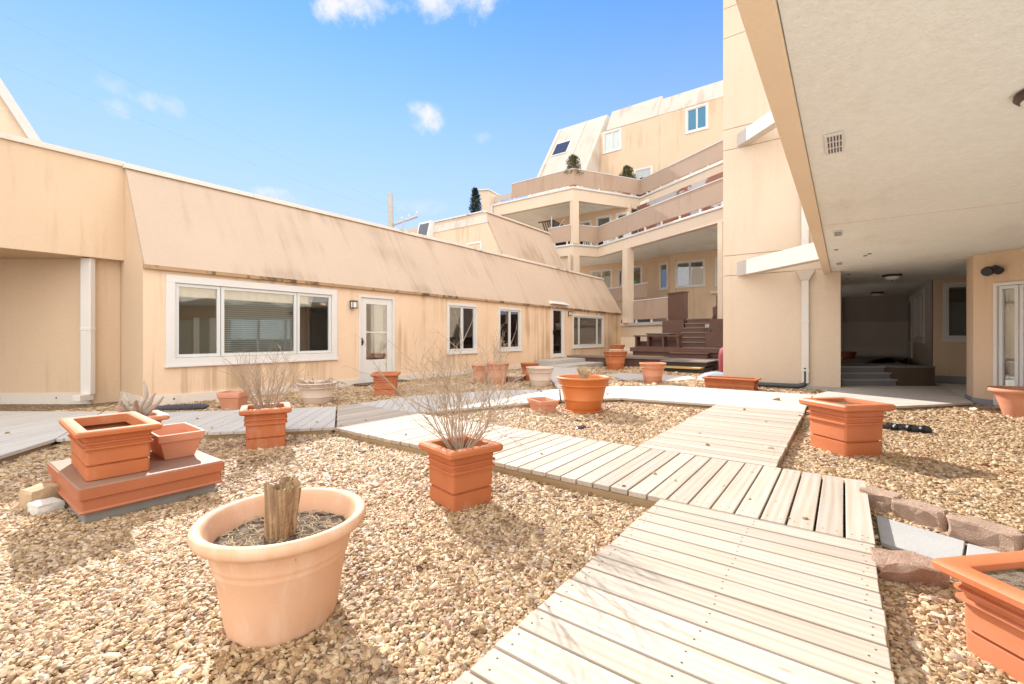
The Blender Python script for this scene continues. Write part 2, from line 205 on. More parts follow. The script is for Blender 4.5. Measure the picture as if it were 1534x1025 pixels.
M = dict(
    siding=mat('peach siding', (.77, .575, .405), .8, .07, .8, stain=.62, stain_col=(.33, .20, .09), sscale=(5, 5, .22), sth=(.52, .82), bump=.25, bscale=25, grooves=((1, 0), .406), zones=((2.75, 5.8, .15, .66, .13), (8.3, 9.5, .3, 2.6, .09), (10.85, 11.8, .9, 2.6, .07), (13.4, 15.3, .1, 2.6, .15), (20.2, 22.2, .2, 2.6, .15), (2.3, 22.3, 2.25, 2.6, .08))),
    cheek=mat('peach plaster', (.665, .495, .34), .85, .06, .9, stain=.2, stain_col=(.34, .19, .09), bump=.2, bscale=30),
    side_y=mat('peach siding of far block', (.64, .49, .35), .85, .06, .8, stain=.3, stain_col=(.36, .2, .1), sscale=(5, 5, .25), bump=.2, bscale=25, grooves=((0, 1), .406)),
    tower=mat('pale peach plaster', (.66, .54, .415), .85, .08, .6, stain=.12, stain_col=(.5, .3, .16), bump=.15, bscale=35),
    roof=mat('pinkish roof coating', (.545, .42, .318), .85, .08, .6, stain=.5, stain_col=(.25, .165, .10), sscale=(3.0, .45, .28), sth=(.50, .90), bump=.15, bscale=20, zones=((2.3, 22.3, 3.95, 4.3, .07), (3.2, 12, 2.3, 2.62, .12), (4.2, 5.6, 2.4, 4.0, .08), (6.8, 8.3, 2.4, 3.6, .08), (18, 22.3, 2.4, 3.1, .12), (16.5, 19, 4.6, 6.0, .12))),
    roof_grey=mat('weathered pale roof coating', (.58, .51, .435), .85, .1, .7, stain=.4, stain_col=(.34, .26, .19), sscale=(1.2, 3, .5), bump=.15, bscale=18),
    flash=mat('chipped white flashing', (.68, .60, .52), .55, .1, 4, stain=.6, stain_col=(.20, .17, .15), sscale=(5, 5, 9), sth=(.62, .72)),
    eave=mat('dirty eave board', (.42, .27, .15), .85, .2, 2, stain=.85, stain_col=(.07, .05, .03), sscale=(5, 5, 3), sth=(.45, .62)),
    base=mat('cream base board', (.70, .63, .55), .75, .06, 1.5, stain=.3, stain_col=(.35, .25, .16), sscale=(4, 4, 1.5)),
    bluegrey=mat('blue grey base board', (.26, .26, .28), .7),
    white=mat('white frame paint', (.70, .675, .645), .5, .05, 3, fine=.02),
    whiteg=mat('grey white gutter', (.60, .58, .56), .5, .08, 2),
    sash=mat('vinyl sash', (.66, .66, .64), .45, .04, 3, fine=.02),
    interior=mat('room interior', (.42, .41, .40), .9, .2, 1),
    blind=mat('blind slats', (.70, .72, .70), .6),
    curtain=mat('pale curtain', (.80, .79, .75), .85, .1, 6),
    teal=mat('teal glass screen', (.10, .25, .26), .4),
    parapet=mat('mauve brown parapet panel', (.41, .30, .225), .85, .07, .8, stain=.25, stain_col=(.24, .14, .1), sscale=(3, 3, .4), bump=.1),
    parapet_grey=mat('grey brown parapet panel', (.46, .40, .36), .85, .07, .8, bump=.1),  # plain grey brown, paler than the main parapet panel
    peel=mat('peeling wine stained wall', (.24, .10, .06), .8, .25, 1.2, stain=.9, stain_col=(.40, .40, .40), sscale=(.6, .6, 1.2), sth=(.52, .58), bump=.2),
    soffit=mat('cream stucco soffit', (.83, .825, .765), .9, .07, .9, fine=.10, stain=.3, stain_col=(.58, .47, .34), sscale=(.7, 2.2, 1), sth=(.45, .8), bump=.8, bscale=42),
    fascia=mat('peach fascia', (.74, .585, .415), .85, .06, 1.5, bump=.2, bscale=30),
    brace=mat('white painted brace', (.58, .53, .475), .7, .06, 2),
    deck=wood_mat('bleached pine deck', (.50, .435, .36), (.405, .325, .24), tone=.13),
    deckg=wood_mat('grey weathered deck', (.565, .525, .47), (.50, .46, .40), knots=False, tone=.05, grey=.5),
    deckedge=mat('old joist wood', (.34, .235, .13), .9, .2, 5, stain=.5, stain_col=(.1, .07, .04), sscale=(4, 4, 8)),
    brown=mat('brown stained timber', (.13, .068, .05), .55, .2, 3, bump=.1),
    browng=mat('worn brown tread', (.22, .175, .15), .6, .25, 3),
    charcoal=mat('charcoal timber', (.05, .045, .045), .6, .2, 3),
    ochre=mat('ochre stair edge', (.48, .33, .12), .7),
    darkwood=mat('dark brown boards', (.10, .07, .05), .6, .3, 3),
    dgrey=mat('dark grey step boards', (.19, .185, .185), .5, .2, 3),
    lgrey=mat('step edge strip', (.33, .34, .36), .6),
    concrete=mat('grey concrete', (.48, .45, .41), .9, .12, 2, stain=.4, stain_col=(.3, .27, .24), sscale=(2, 2, 2), bump=.3),
    slab=mat('pale paving slab', (.40, .395, .375), .85, .14, 2.5, stain=.4, stain_col=(.35, .30, .26), sscale=(4, 4, 4), bump=.25),
    paving=mat('pale bounce concrete', (.78, .76, .72), .9, .08, 1),  # kept pale to throw light up at the soffit
    terra=mat('terracotta', (.48, .155, .06), .66, .16, 4, stain=.42, stain_col=(.58, .34, .22), sscale=(9, 9, 3.5), sth=(.52, .80), bump=.08, spec=.3, zones=((-9, 30, -.2, .07, .16),)),
    terra_b=mat('bright orange glaze', (.60, .18, .045), .42, .08, 2, stain=.12, stain_col=(.4, .12, .02), spec=.5),
    terra_r=mat('red orange plastic', (.53, .165, .065), .5, .08, 3, stain=.25, stain_col=(.62, .30, .2), sscale=(3, 3, 5), spec=.45, zones=((-9, 30, -.2, .07, .16),)),
    terra_f=mat('faded terracotta', (.70, .42, .265), .75, .08, 3, stain=.45, stain_col=(.80, .58, .43), sscale=(14, 14, 3), sth=(.55, .8), spec=.3, zones=((-9, 30, -.2, .07, .16),)),
    terra_p=mat('pinkish terracotta', (.62, .28, .17), .6, .08, 2, stain=.3, stain_col=(.72, .46, .34), sscale=(5, 5, 3), zones=((-9, 30, -.2, .07, .16),)),
    terra_w=mat('whitened clay', (.66, .53, .43), .8, .07, 3, stain=.4, stain_col=(.55, .36, .25), sscale=(5, 5, 3)),
    terra_d=mat('dark red clay', (.22, .06, .04), .6),
    soil=mat('dry potting soil', (.135, .095, .062), .95, .5, 40, fine=.5, bump=.9, bscale=120, stain=.6, stain_col=(.34, .27, .19), sscale=(30, 30, 30), sth=(.56, .68)),
    soil_g=mat('mossy potting soil', (.17, .155, .09), .95, .4, 30, fine=.4, bump=.9, bscale=100),
    deadleaf=mat('dead leaf', (.26, .14, .075), .85, .45, 30),
    twig=mat('bare grey brown twigs', (.39, .30, .22), .85, .2, 12, fine=.1),
    straw=mat('dry straw', (.50, .39, .25), .85, .25, 20),
    stump=mat('split dead wood', (.43, .29, .165), .85, .3, 6, stain=.7, stain_col=(.16, .095, .05), sscale=(45, 45, 3), sth=(.52, .70), bump=.6, bscale=60),
    driftwood=mat('grey driftwood', (.40, .33, .26), .9, .3, 15, stain=.6, stain_col=(.12, .09, .07), sscale=(50, 50, 6), bump=.5),
    redmetal=mat('red painted sheet metal', (.42, .14, .065), .5, .16, 3, stain=.3, stain_col=(.22, .1, .07), sscale=(6, 6, 6), spec=.4),
    redtop=mat('dusty brown red metal top', (.29, .165, .11), .65, .2, 4, stain=.3, stain_col=(.33, .26, .2), sscale=(5, 5, 5)),
    zinc=mat('grey membrane curb', (.27, .255, .235), .65, .2, 5, stain=.5, stain_col=(.12, .11, .1), sscale=(5, 5, 5)),
    brick=mat('pink concrete block', (.45, .315, .235), .92, .2, 9, stain=.5, stain_col=(.30, .16, .10), sscale=(16, 16, 16), sth=(.5, .75), bump=.8, bscale=90),
    tan=mat('tan sandstone', (.50, .36, .23), .9, .15, 6, bump=.5, bscale=40),
    palestone=mat('pale grey stone', (.60, .57, .52), .9, .15, 6, bump=.5, bscale=40),
    black=mat('black plastic', (.018, .018, .02), .4, .1, 5, spec=.5),
    mesh=mat('dark ribbed hose', (.07, .065, .07), .55, .3, 12),
    bronze=mat('bronze lamp ring', (.075, .05, .035), .4, .1, 4, metal=.3),
    lampglass=mat('frosted lamp glass', (.78, .77, .73), .3, .02, 3),
    vinyl=mat('white vinyl duct', (.70, .66, .61), .5, .05, 2),
    hose=mat('grey black hose', (.085, .09, .095), .5, .1, 10),
    leafd=mat('dark conifer needles', (.035, .055, .04), .8, .4, 9),
    leafo=mat('olive shrub leaves', (.12, .115, .045), .8, .35, 9),
    bark=mat('bark', (.12, .085, .06), .9, .3, 12),
    polewood=mat('weathered pole', (.46, .44, .42), .85, .15, 3),
    wire=mat('power line', (.16, .22, .32), 1.0, spec=0.0),
    steel=mat('galvanised steel', (.40, .40, .40), .45, .1, 4, metal=.6),
    maroon=mat('maroon cover', (.24, .035, .04), .7, .15, 5),
    bluetarp=mat('blue grey tarp', (.30, .36, .45), .6, .15, 6),
    skylight=mat('tinted skylight', (.05, .055, .08), .12, .1, 3, spec=.6),
    screw=mat('rusty screw heads', (.10, .07, .05), .6),
    board=mat('grey plank', (.45, .42, .39), .85, .15, 4),
    green=mat('green sticker', (.06, .42, .12), .5),
    glass=glass_mat('window glass'), glassb=glass_mat('blue window glass', (.35, .55, .72)),
    bluepane=mat('blue drawn shade', (.06, .20, .32), .35, .1, 3),
    pebble=pebble_mat(), gravel=gravel_mat())
# ------------------------------------------------------------------ mesh helpers
class MB:
    def __init__(s): s.v = []; s.f = []; s.uv = None; s.tint = None
    def add(s, vs, fs):
        o = len(s.v); s.v += [tuple(v) for v in vs]; s.f += [tuple(i + o for i in f) for f in fs]; return s
    def hexa(s, p): # 8 points: bottom 4 (ccw), top 4
        return s.add(p, [(0, 3, 2, 1), (4, 5, 6, 7), (0, 1, 5, 4), (1, 2, 6, 5), (2, 3, 7, 6), (3, 0, 4, 7)])
    def box(s, x0, x1, y0, y1, z0, z1):
        return s.hexa([(x0, y0, z0), (x1, y0, z0), (x1, y1, z0), (x0, y1, z0), (x0, y0, z1), (x1, y0, z1), (x1, y1, z1), (x0, y1, z1)])
    def prism(s, poly, z0, z1):
        n = len(poly)
        return s.add([(p[0], p[1], z0) for p in poly] + [(p[0], p[1], z1) for p in poly],
                     [tuple(range(n - 1, -1, -1)), tuple(range(n, 2 * n))] + [(i, (i + 1) % n, (i + 1) % n + n, i + n) for i in range(n)])
    def loft(s, rings, cap0=True, cap1=True, closed=True):
        n = len(rings[0]); vs = [p for r in rings for p in r]; fs = []
        for k in range(len(rings) - 1):
            for i in range(n if closed else n - 1):
                j = (i + 1) % n; fs.append((k * n + i, k * n + j, (k + 1) * n + j, (k + 1) * n + i))
        if cap0: fs.append(tuple(range(n - 1, -1, -1)))
        if cap1: fs.append(tuple((len(rings) - 1) * n + i for i in range(n)))
        return s.add(vs, fs)
    def tube(s, pts, rads, n=6, cap=True):
        pts = [Vector(p) for p in pts]; rings = []
        if not hasattr(rads, '__len__'): rads = [rads] * len(pts)
        ref = Vector((.3, .2, 1)).normalized()
        for i, p in enumerate(pts):
            t = (pts[min(i + 1, len(pts) - 1)] - pts[max(i - 1, 0)]).normalized()
            if abs(t.dot(ref)) > .95: ref = Vector((1, .1, 0))
            a = t.cross(ref).normalized(); b = t.cross(a)
            rings.append([p + (a * math.cos(2 * math.pi * k / n) + b * math.sin(2 * math.pi * k / n)) * rads[i] for k in range(n)])
        return s.loft(rings, cap, cap)
    def lathe(s, prof, n=40, c=(0, 0, 0), cap0=True, cap1=False):
        return s.loft([[(c[0] + r * math.cos(2 * math.pi * k / n), c[1] + r * math.sin(2 * math.pi * k / n), c[2] + z) for k in range(n)] for r, z in prof], cap0, cap1)
    def fbox(s, F, u0, u1, w0, w1, z0, z1):
        P, d, n = F
        pt = lambda u, w, z: (P[0] + d[0] * u + n[0] * w, P[1] + d[1] * u + n[1] * w, z)
        return s.hexa([pt(u0, w0, z0), pt(u1, w0, z0), pt(u1, w1, z0), pt(u0, w1, z0), pt(u0, w0, z1), pt(u1, w0, z1), pt(u1, w1, z1), pt(u0, w1, z1)])
    def build(s, name, m, parent=None, smooth=False, bevel=0, recalc=True, loc=None, angle=40):
        me = bpy.data.meshes.new(name)
        off = Vector(parent_loc(parent)) if parent else Vector(loc or (0, 0, 0))
        me.from_pydata([tuple(Vector(v) - off) for v in s.v], [], s.f)
        if recalc:
            b = bmesh.new(); b.from_mesh(me); bmesh.ops.recalc_face_normals(b, faces=b.faces); b.to_mesh(me); b.free()
        me.materials.append(M[m] if isinstance(m, str) else m)
        o = bpy.data.objects.new(name, me); COL.objects.link(o)
        if parent: o.parent = parent
        elif loc: o.location = loc
        if smooth:
            me.polygons.foreach_set('use_smooth', [True] * len(me.polygons))
            try: me.set_sharp_from_angle(angle=R(angle))
            except Exception: pass
        if bevel:
            bv = o.modifiers.new('bevel', 'BEVEL'); bv.width = bevel; bv.segments = 2; bv.limit_method = 'ANGLE'; bv.angle_limit = R(35)
        return o
def parent_loc(o):
    v = Vector((0, 0, 0))
    while o: v = v + Vector(o.location); o = o.parent
    return v
def tag(o, label=None, cat=None, group=None, kind=None):
    if label: o['label'] = label
    if cat: o['category'] = cat
    if group: o['group'] = group
    if kind: o['kind'] = kind
    return o
def thing(name, label, cat, loc, group=None):
    o = bpy.data.objects.new(name, None); COL.objects.link(o); o.location = loc; o.empty_display_size = .2
    return tag(o, label, cat, group)
def wall(F, L_, z0, z1, holes=(), depth=.14):
    """wall with real openings: front sheet, back sheet and reveals"""
    mb = MB(); P, d, n = F
    pt = lambda u, w, z: (P[0] + d[0] * u + n[0] * w, P[1] + d[1] * u + n[1] * w, z)
    us = sorted({0, L_, *[h[0] for h in holes], *[h[1] for h in holes]}); zs = sorted({z0, z1, *[h[2] for h in holes], *[h[3] for h in holes]})
    for i in range(len(us) - 1):
        for k in range(len(zs) - 1):
            uc, zc = (us[i] + us[i + 1]) / 2, (zs[k] + zs[k + 1]) / 2
            if any(h[0] < uc < h[1] and h[2] < zc < h[3] for h in holes): continue
            for w in (0, -depth): mb.add([pt(us[i], w, zs[k]), pt(us[i + 1], w, zs[k]), pt(us[i + 1], w, zs[k + 1]), pt(us[i], w, zs[k + 1])], [(0, 1, 2, 3)])
    for a, b, c, e in list(holes) + [(0, L_, z0, z1)]:
        for q in (((a, c), (b, c)), ((b, c), (b, e)), ((b, e), (a, e)), ((a, e), (a, c))):
            (ua, za), (ub, zb) = q
            mb.add([pt(ua, 0, za), pt(ub, 0, zb), pt(ub, -depth, zb), pt(ua, -depth, za)], [(0, 1, 2, 3)])
    return mb
def room(F, u0, u1, z0, z1, parent, depth=1.6, m='interior', pad=.5):
    mb = MB(); P, d, n = F
    pt = lambda u, w, z: (P[0] + d[0] * u + n[0] * w, P[1] + d[1] * u + n[1] * w, z)
    pad = min(pad, u0 - .02) if u0 > 0 else pad
    a, b, lo, hi = u0 - pad, u1 + pad, z0 - .25, z1 + .12
    f, k = -.145, -depth
    for q in ([(a, k, lo), (b, k, lo), (b, k, hi), (a, k, hi)], [(a, f, lo), (a, k, lo), (a, k, hi), (a, f, hi)], [(b, f, lo), (b, k, lo), (b, k, hi), (b, f, hi)],
              [(a, f, lo), (b, f, lo), (b, k, lo), (a, k, lo)], [(a, f, hi), (b, f, hi), (b, k, hi), (a, k, hi)]):
        mb.add([pt(*p) for p in q], [(0, 1, 2, 3)])
    return mb.build('room_lining', m, parent)
def window(F, root, u0, u1, z0, z1, splits=(), trim=.08, sash=.045, sill=True, glass='glass', with_room=True, depth=1.4, inside=None, proud=.03, tm='white'):
    t = MB()
    t.fbox(F, u0, u1, -.06, proud, z1 - trim, z1); t.fbox(F, u0, u1, -.06, proud, z0, z0 + trim)
    t.fbox(F, u0, u0 + trim, -.06, proud - .002, z0 + trim, z1 - trim); t.fbox(F, u1 - trim, u1, -.06, proud - .002, z0 + trim, z1 - trim)
    if sill: t.fbox(F, u0 - .02, u1 + .02, -.02, proud + .03, z0 - .03, z0 - .001)
    w = t.build('window', tm, root, bevel=.004)
    cuts = [u0 + trim] + list(splits) + [u1 - trim]
    g = MB(); fr = MB()
    for a, b in zip(cuts[:-1], cuts[1:]):
        a += .006; b -= .006; lo, hi = z0 + trim + .006, z1 - trim - .006
        fr.fbox(F, a, b, -.055, .0, hi - sash, hi); fr.fbox(F, a, b, -.055, .0, lo, lo + sash)
        fr.fbox(F, a, a + sash, -.055, -.002, lo + sash, hi - sash); fr.fbox(F, b - sash, b, -.055, -.002, lo + sash, hi - sash)
        g.fbox(F, a + sash, b - sash, -.036, -.030, lo + sash, hi - sash)
    fr.build('sash', 'sash', w, bevel=.003)
    # closing strip behind the joints between the sashes
    g.build('pane', glass, w)
    if with_room: room(F, u0, u1, z0, z1, w, depth)
    if inside: inside(F, w, u0 + trim, u1 - trim, z0 + trim, z1 - trim)
    return w
def hole(u0, u1, z0, z1, t=.05): return (u0 + t, u1 - t, z0 + t, z1 - t)
def frame(P, d, n): return ((P[0], P[1]), d, n)
def clip_poly(poly, a, b, c):      # keep a*x+b*y<=c
    out = []
    for i in range(len(poly)):
        p, q = poly[i], poly[(i + 1) % len(poly)]
        sp, sq = a * p[0] + b * p[1] - c, a * q[0] + b * q[1] - c
        if sp <= 0: out.append(p)
        if sp * sq < 0:
            t = sp / (sp - sq); out.append((p[0] + (q[0] - p[0]) * t, p[1] + (q[1] - p[1]) * t))
    return out
def inpoly(poly, x, y):
    c = np.zeros(len(x), bool); n = len(poly)
    for i in range(n):
        (x0, y0), (x1, y1) = poly[i], poly[(i + 1) % n]
        k = ((y0 > y) != (y1 > y)); t = (x1 - x0) * (y - y0) / ((y1 - y0) if y1 != y0 else 1e-9) + x0
        c ^= k & (x < t)
    return c
def shrink(poly, d):
    cx = sum(p[0] for p in poly) / len(poly); cy = sum(p[1] for p in poly) / len(poly); o = []
    for p in poly:
        v = Vector((cx - p[0], cy - p[1])); l = v.length; v = v / l * min(d, l * .4); o.append((p[0] + v.x, p[1] + v.y))
    return o
# ------------------------------------------------------------------ ground and boardwalks
PATHS = []
def deck(poly, bd, z=.1, pitch=.138, gap=.011, thick=.036, m='deck', screws=(), start=None, jit=.0015, name='wooden_path', bevel=.003):
    """boards run along bd, clipped to the polygon; uv and tint per board"""
    PATHS.append(poly)
    bd = Vector((bd[0], bd[1])).normalized(); pd = Vector((-bd.y, bd.x))
    ks = [p[0] * pd.x + p[1] * pd.y for p in poly]; us = [p[0] * bd.x + p[1] * bd.y for p in poly]
    k = min(ks) if start is None else start
    while k > min(ks): k -= pitch
    vs, fs, uvs, tints = [], [], [], []; sc = MB()
    while k < max(ks):
        pl = clip_poly(poly, pd.x, pd.y, k + pitch - gap); pl = clip_poly(pl, -pd.x, -pd.y, -k) if len(pl) > 2 else []
        if len(pl) > 2:
            n = len(pl); o = len(vs); zz = z + random.uniform(-jit, jit); t = random.random(); uo, vo = random.uniform(0, 40), random.uniform(0, 40)
            e = random.uniform(-.006, .006)
            pl = [(p[0] + bd.x * e, p[1] + bd.y * e) for p in pl]
            vs += [(p[0], p[1], zz - thick) for p in pl] + [(p[0], p[1], zz) for p in pl]
            F_ = [tuple(range(o + n - 1, o - 1, -1)), tuple(range(o + n, o + 2 * n))] + [(o + i, o + (i + 1) % n, o + (i + 1) % n + n, o + i + n) for i in range(n)]
            fs += F_
            for f_ in F_:
                tints.append(t)
                for i in f_:
                    p = vs[i]; uvs.append((p[0] * bd.x + p[1] * bd.y + uo, p[0] * pd.x + p[1] * pd.y - k + vo + (zz - p[2]) * .7))
            u0 = min(p[0] * bd.x + p[1] * bd.y for p in pl); u1 = max(p[0] * bd.x + p[1] * bd.y for p in pl)
            for fu in screws:
                for fv in (.27, .73):
                    uu = u0 + (u1 - u0) * fu + random.uniform(-.012, .012); kk = k + (pitch - gap) * fv + random.uniform(-.008, .008)
                    sc.lathe([(.0045, zz - .004), (.0045, zz + .0006)], 8, (uu * bd.x + kk * pd.x, uu * bd.y + kk * pd.y, 0), False, True)
        k += pitch
    me = bpy.data.meshes.new(name); me.from_pydata(vs, [], fs)
    uvl = me.uv_layers.new(name='UVMap'); uvl.data.foreach_set('uv', np.array(uvs, np.float32).ravel())
    at = me.attributes.new('tint', 'FLOAT', 'FACE'); at.data.foreach_set('value', np.array(tints, np.float32))
    me.materials.append(M[m]); o = bpy.data.objects.new(name, me); COL.objects.link(o); tag(o, kind='structure')
    if bevel:
        bv = o.modifiers.new('bevel', 'BEVEL'); bv.width = bevel; bv.segments = 2; bv.limit_method = 'ANGLE'; bv.angle_limit = R(40)
    # joists under the edge
    j = MB(); n = len(poly); sh = shrink(poly, .05)
    for i in range(n):
        a, b = Vector(sh[i]), Vector(sh[(i + 1) % n]); t = (b - a).normalized(); q = Vector((-t.y, t.x)) * .02
        j.hexa([(*(a - q), -.02), (*(b - q), -.02), (*(b + q), -.02), (*(a + q), -.02), (*(a - q), z - thick - .002), (*(b - q), z - thick - .002), (*(b + q), z - thick - .002), (*(a + q), z - thick - .002)])
    j.build('joist', 'deckedge', o)
    if sc.v: sc.build('screw_heads', 'screw', o, smooth=False)
    return o
g = MB(); g.add([(-160, -160, 0), (200, -160, 0), (200, 200, 0), (-160, 200, 0)], [(0, 1, 2, 3)])
tag(g.build('ground', 'gravel'), kind='structure')
deck([(-1.6, -.125), (3.046, -.125), (3.046, 1.0), (-1.6, 1.0)], (0, 1), start=3.046, gap=.013, screws=(.04, .5, .96), name='wooden_path')
deck([(3.056, -.135), (4.335, -.135), (4.335, 4.93), (3.056, 4.93)], (1, 0), start=-.135, gap=.013, screws=(.06, .94), name='wooden_path')
deck([(4.345, .46), (7.79, .46), (7.79, 1.66), (4.345, 1.66)], (0, 1), screws=(.05, .95), name='wooden_path')
deck([(7.8, .47), (10.2, .47), (10.15, 3.2), (7.6, 3.2), (7.8, 1.66)], (0, 1), m='deckg', gap=.006, name='wooden_path', z=.098)
deck([(8.9, .46), (9.3, -.65), (10.6, -1.74), (13.6, -1.78), (13.6, .03), (11.94, .03), (10.2, .46)], (.6, -.8), m='deckg', gap=.006, name='wooden_path', z=.094)
deck([(7.6, 3.21), (10.14, 3.21), (9.55, 3.7), (8.7, 4.75), (8.1, 4.75), (6.78, 3.95)], (0, 1), m='deckg', gap=.006, name='wooden_path', z=.096)
deck([(4.36, 5.0), (6.75, 3.97), (8.08, 4.77), (7.1, 5.72), (5.6, 6.4), (4.36, 6.4)], (.7, .7), m='deckg', gap=.006, name='wooden_path', z=.098)
deck([(3.1, 4.95), (4.34, 4.95), (4.34, 6.4), (4.02, 6.4)], (1, 0), m='deck', name='wooden_path', z=.099)
deck([(3.08, 4.97), (4.0, 6.41), (2.55, 7.62), (1.72, 8.75), (.95, 6.83)], (.75, .75), m='deckg', gap=.006, name='wooden_path', z=.097)
deck([(.94, 6.84), (1.7, 8.77), (.8, 10.0), (-3, 10.0), (-3, 2.6), (.5, 6.27)], (.75, .55), m='deckg', gap=.006, name='wooden_path', z=.095)
deck([(8.2, 4.86), (8.75, 4.78), (9.2, 4.5), (14.3, 7.6), (13.8, 8.9)], (-.5, .8), m='deckg', gap=.006, name='wooden_path', z=.095)
cp = MB().prism([(11.3, 4.7), (11.6, 3.6), (12.6, 3.2), (13.3, 3.5), (13.3, 5.6), (12.3, 5.7)], .0, .06)
tag(cp.build('pavement', 'concrete', bevel=.01), kind='structure')
PATHS.append([(11.3, 4.7), (11.6, 3.6), (12.6, 3.2), (13.3, 3.5), (13.3, 5.6), (12.3, 5.7)])
# ------------------------------------------------------------------ long row building on the left
def door_leaf(F, root, u0, u1, z0, z1, glass_rects, handle_u, fr=.06, m='white', name='door', proud=.02):
    t = MB()
    t.fbox(F, u0, u0 + fr, -.1, proud, z0, z1); t.fbox(F, u1 - fr, u1, -.1, proud, z0, z1); t.fbox(F, u0 + fr, u1 - fr, -.1, proud - .002, z1 - fr, z1)
    d = t.build(name, m, root, bevel=.004)
    lf = wall(frame((F[0][0] + F[1][0] * (u0 + fr + .004) + F[2][0] * -.02, F[0][1] + F[1][1] * (u0 + fr + .004) + F[2][1] * -.02), F[1], F[2]), (u1 - u0) - 2 * fr - .008, z0 + .012, z1 - fr - .004,
              [(a - u0 - fr - .004, b - u0 - fr - .004, c, e) for a, b, c, e in glass_rects], depth=.04)
    lf.build('leaf', m, d)
    g = MB()
    for a, b, c, e in glass_rects: g.fbox(F, a, b, -.042, -.036, c, e)
    g.build('pane', 'glass', d)
    h = MB(); h.fbox(F, handle_u - .018, handle_u + .018, -.02, -.005, z0 + .95, z0 + 1.13); h.fbox(F, handle_u - .01, handle_u + .012, -.006, .035, z0 + 1.0, z0 + 1.09)
    h.build('handle', 'black', d, bevel=.004)
    return d
XL, XR, YW = 2.33, 22.27, 9.4
rb = thing('row_building', 'long low peach building with leaning mansard roof, white framed windows and two doors', 'building', (12, 9.4, 0))
F = frame((XL, YW), (1, 0), (0, -1)); UL = XR - XL
win = dict(big=(.31, 3.55, .69, 2.27), a=(7.11, 8.45, .69, 2.20), b=(9.55, 10.89, .70, 2.20), c=(14.72, 17.82, .70, 2.17))
doors = dict(d1=(4.13, 5.20, .03, 2.21), d2=(12.99, 14.0, .32, 2.5))
holes = [hole(*w) for w in win.values()] + [(4.16, 5.17, .02, 2.19), (13.02, 13.97, .31, 2.44)]
wall(F, UL, 0, 2.46, holes).build('wall', 'siding', rb)
def ins_big(F, w, a, b, lo, hi):
    mb = MB()
    z = hi - .25
    while z > lo + .05:
        mb.fbox(F, 1.2, 2.58, -.118, -.112, z, z + .020); z -= .042
    mb.build('blind', 'blind', w)
    c_ = MB(); rows = []
    for i in range(60):
        u = a + .02 + (b - a - .04) * i / 59; y = -.13 - .012 * math.sin(i * 1.9)
        bot = hi - .27 - .05 * math.sin(i * .33 + 1) - (.06 if u > 2.7 else 0)
        if u > 3.05: bot = hi - .05
        rows.append([(F[0][0] + u, F[0][1] - y, bot), (F[0][0] + u, F[0][1] - y, hi + .02)])
    c_.loft(rows, False, False, closed=False); c_.build('valance', 'curtain', w, smooth=True)
    for ua, ub in ((.62, .72), (1.0, 1.1), (1.28, 1.4)): MB().fbox(F, ua, ub, -.9, -.86, lo - .1, lo + .75).build('curtain', 'curtain', w)
    t = MB(); t.fbox(F, .36, 1.7, -1.0, -.95, lo - .1, lo + .7); t.build('screen', 'teal', w)
window(F, rb, *win['big'], splits=(1.16, 2.62), trim=.13, sash=.055, inside=ins_big, depth=1.8)
def ins_small(F, w, a, b, lo, hi):
    MB().fbox(F, a - .1, a + .13, -.3, -.27, lo - .1, hi).build('curtain', 'teal', w); MB().fbox(F, b - .05, b + .1, -.3, -.27, lo - .1, hi).build('curtain', 'teal', w)
window(F, rb, *win['a'], splits=((win['a'][0] + win['a'][1]) / 2,), trim=.08, inside=ins_small)
window(F, rb, *win['b'], splits=((win['b'][0] + win['b'][1]) / 2,), trim=.08)
window(F, rb, *win['c'], splits=(win['c'][0] + .62, win['c'][0] + 2.42), trim=.09, sash=.04)
d1 = door_leaf(F, rb, *doors['d1'], [(4.36, 4.98, 1.32, 2.0), (4.36, 4.98, .62, 1.29)], 4.24)
room(F, 4.2, 5.1, .1, 2.1, d1, depth=1.6)
q = MB(); q.fbox(F, 4.72, 4.98, -.2, -.18, .65, 2.0); q.build('door_curtain', 'curtain', d1)
d2 = door_leaf(F, rb, *doors['d2'], [(13.17, 13.83, .5, 2.25)], 13.12, fr=.07)
room(F, 13.0, 13.9, .4, 2.4, d2, depth=1.0); q = MB(); q.fbox(F, 13.1, 13.9, -.10, -.09, .4, 2.3); q.build('door_curtain', 'tan', d2)
# mansard slope
mb = MB(); y0, z0, y1, z1 = 9.325, 2.40, 10.42, 4.25
mb.hexa([(XL - .0, y0, z0), (XR, y0, z0), (XR, y0 + .22, z0), (XL, y0 + .22, z0), (XL, y1, z1), (XR, y1, z1), (XR, y1 + .2, z1), (XL, y1 + .2, z1)])
rf = mb.build('roof', 'roof', rb)
for x in (4.85, 7.35, 9.8, 12.3, 14.75, 17.2, 19.7):
    MB().hexa([(x - .012, y0 - .004, z0 + .01), (x + .012, y0 - .004, z0 + .01), (x + .012, y0 + .03, z0 + .01), (x - .012, y0 + .03, z0 + .01), (x - .012, y1 - .004, z1 - .01), (x + .012, y1 - .004, z1 - .01), (x + .012, y1 + .03, z1 - .01), (x - .012, y1 + .03, z1 - .01)]).build('roof_seam', 'roof', rf)
MB().box(XL + .1, XR - .1, 10.5, 17.5, 4.1, 4.22).build('flat_roof', 'concrete', rb)
cap = MB(); x = XL - .03
while x < XR:
    l = min(random.uniform(1.4, 2.6), XR - x); dz = random.uniform(-.012, .012)
    cap.hexa([(x, 10.355, 4.235 + dz), (x + l, 10.355, 4.235), (x + l, 10.6, 4.252), (x, 10.6, 4.252), (x, 10.37, 4.325 + dz), (x + l, 10.37, 4.32 - dz), (x + l, 10.6, 4.33), (x, 10.6, 4.33)]); x += l + .006
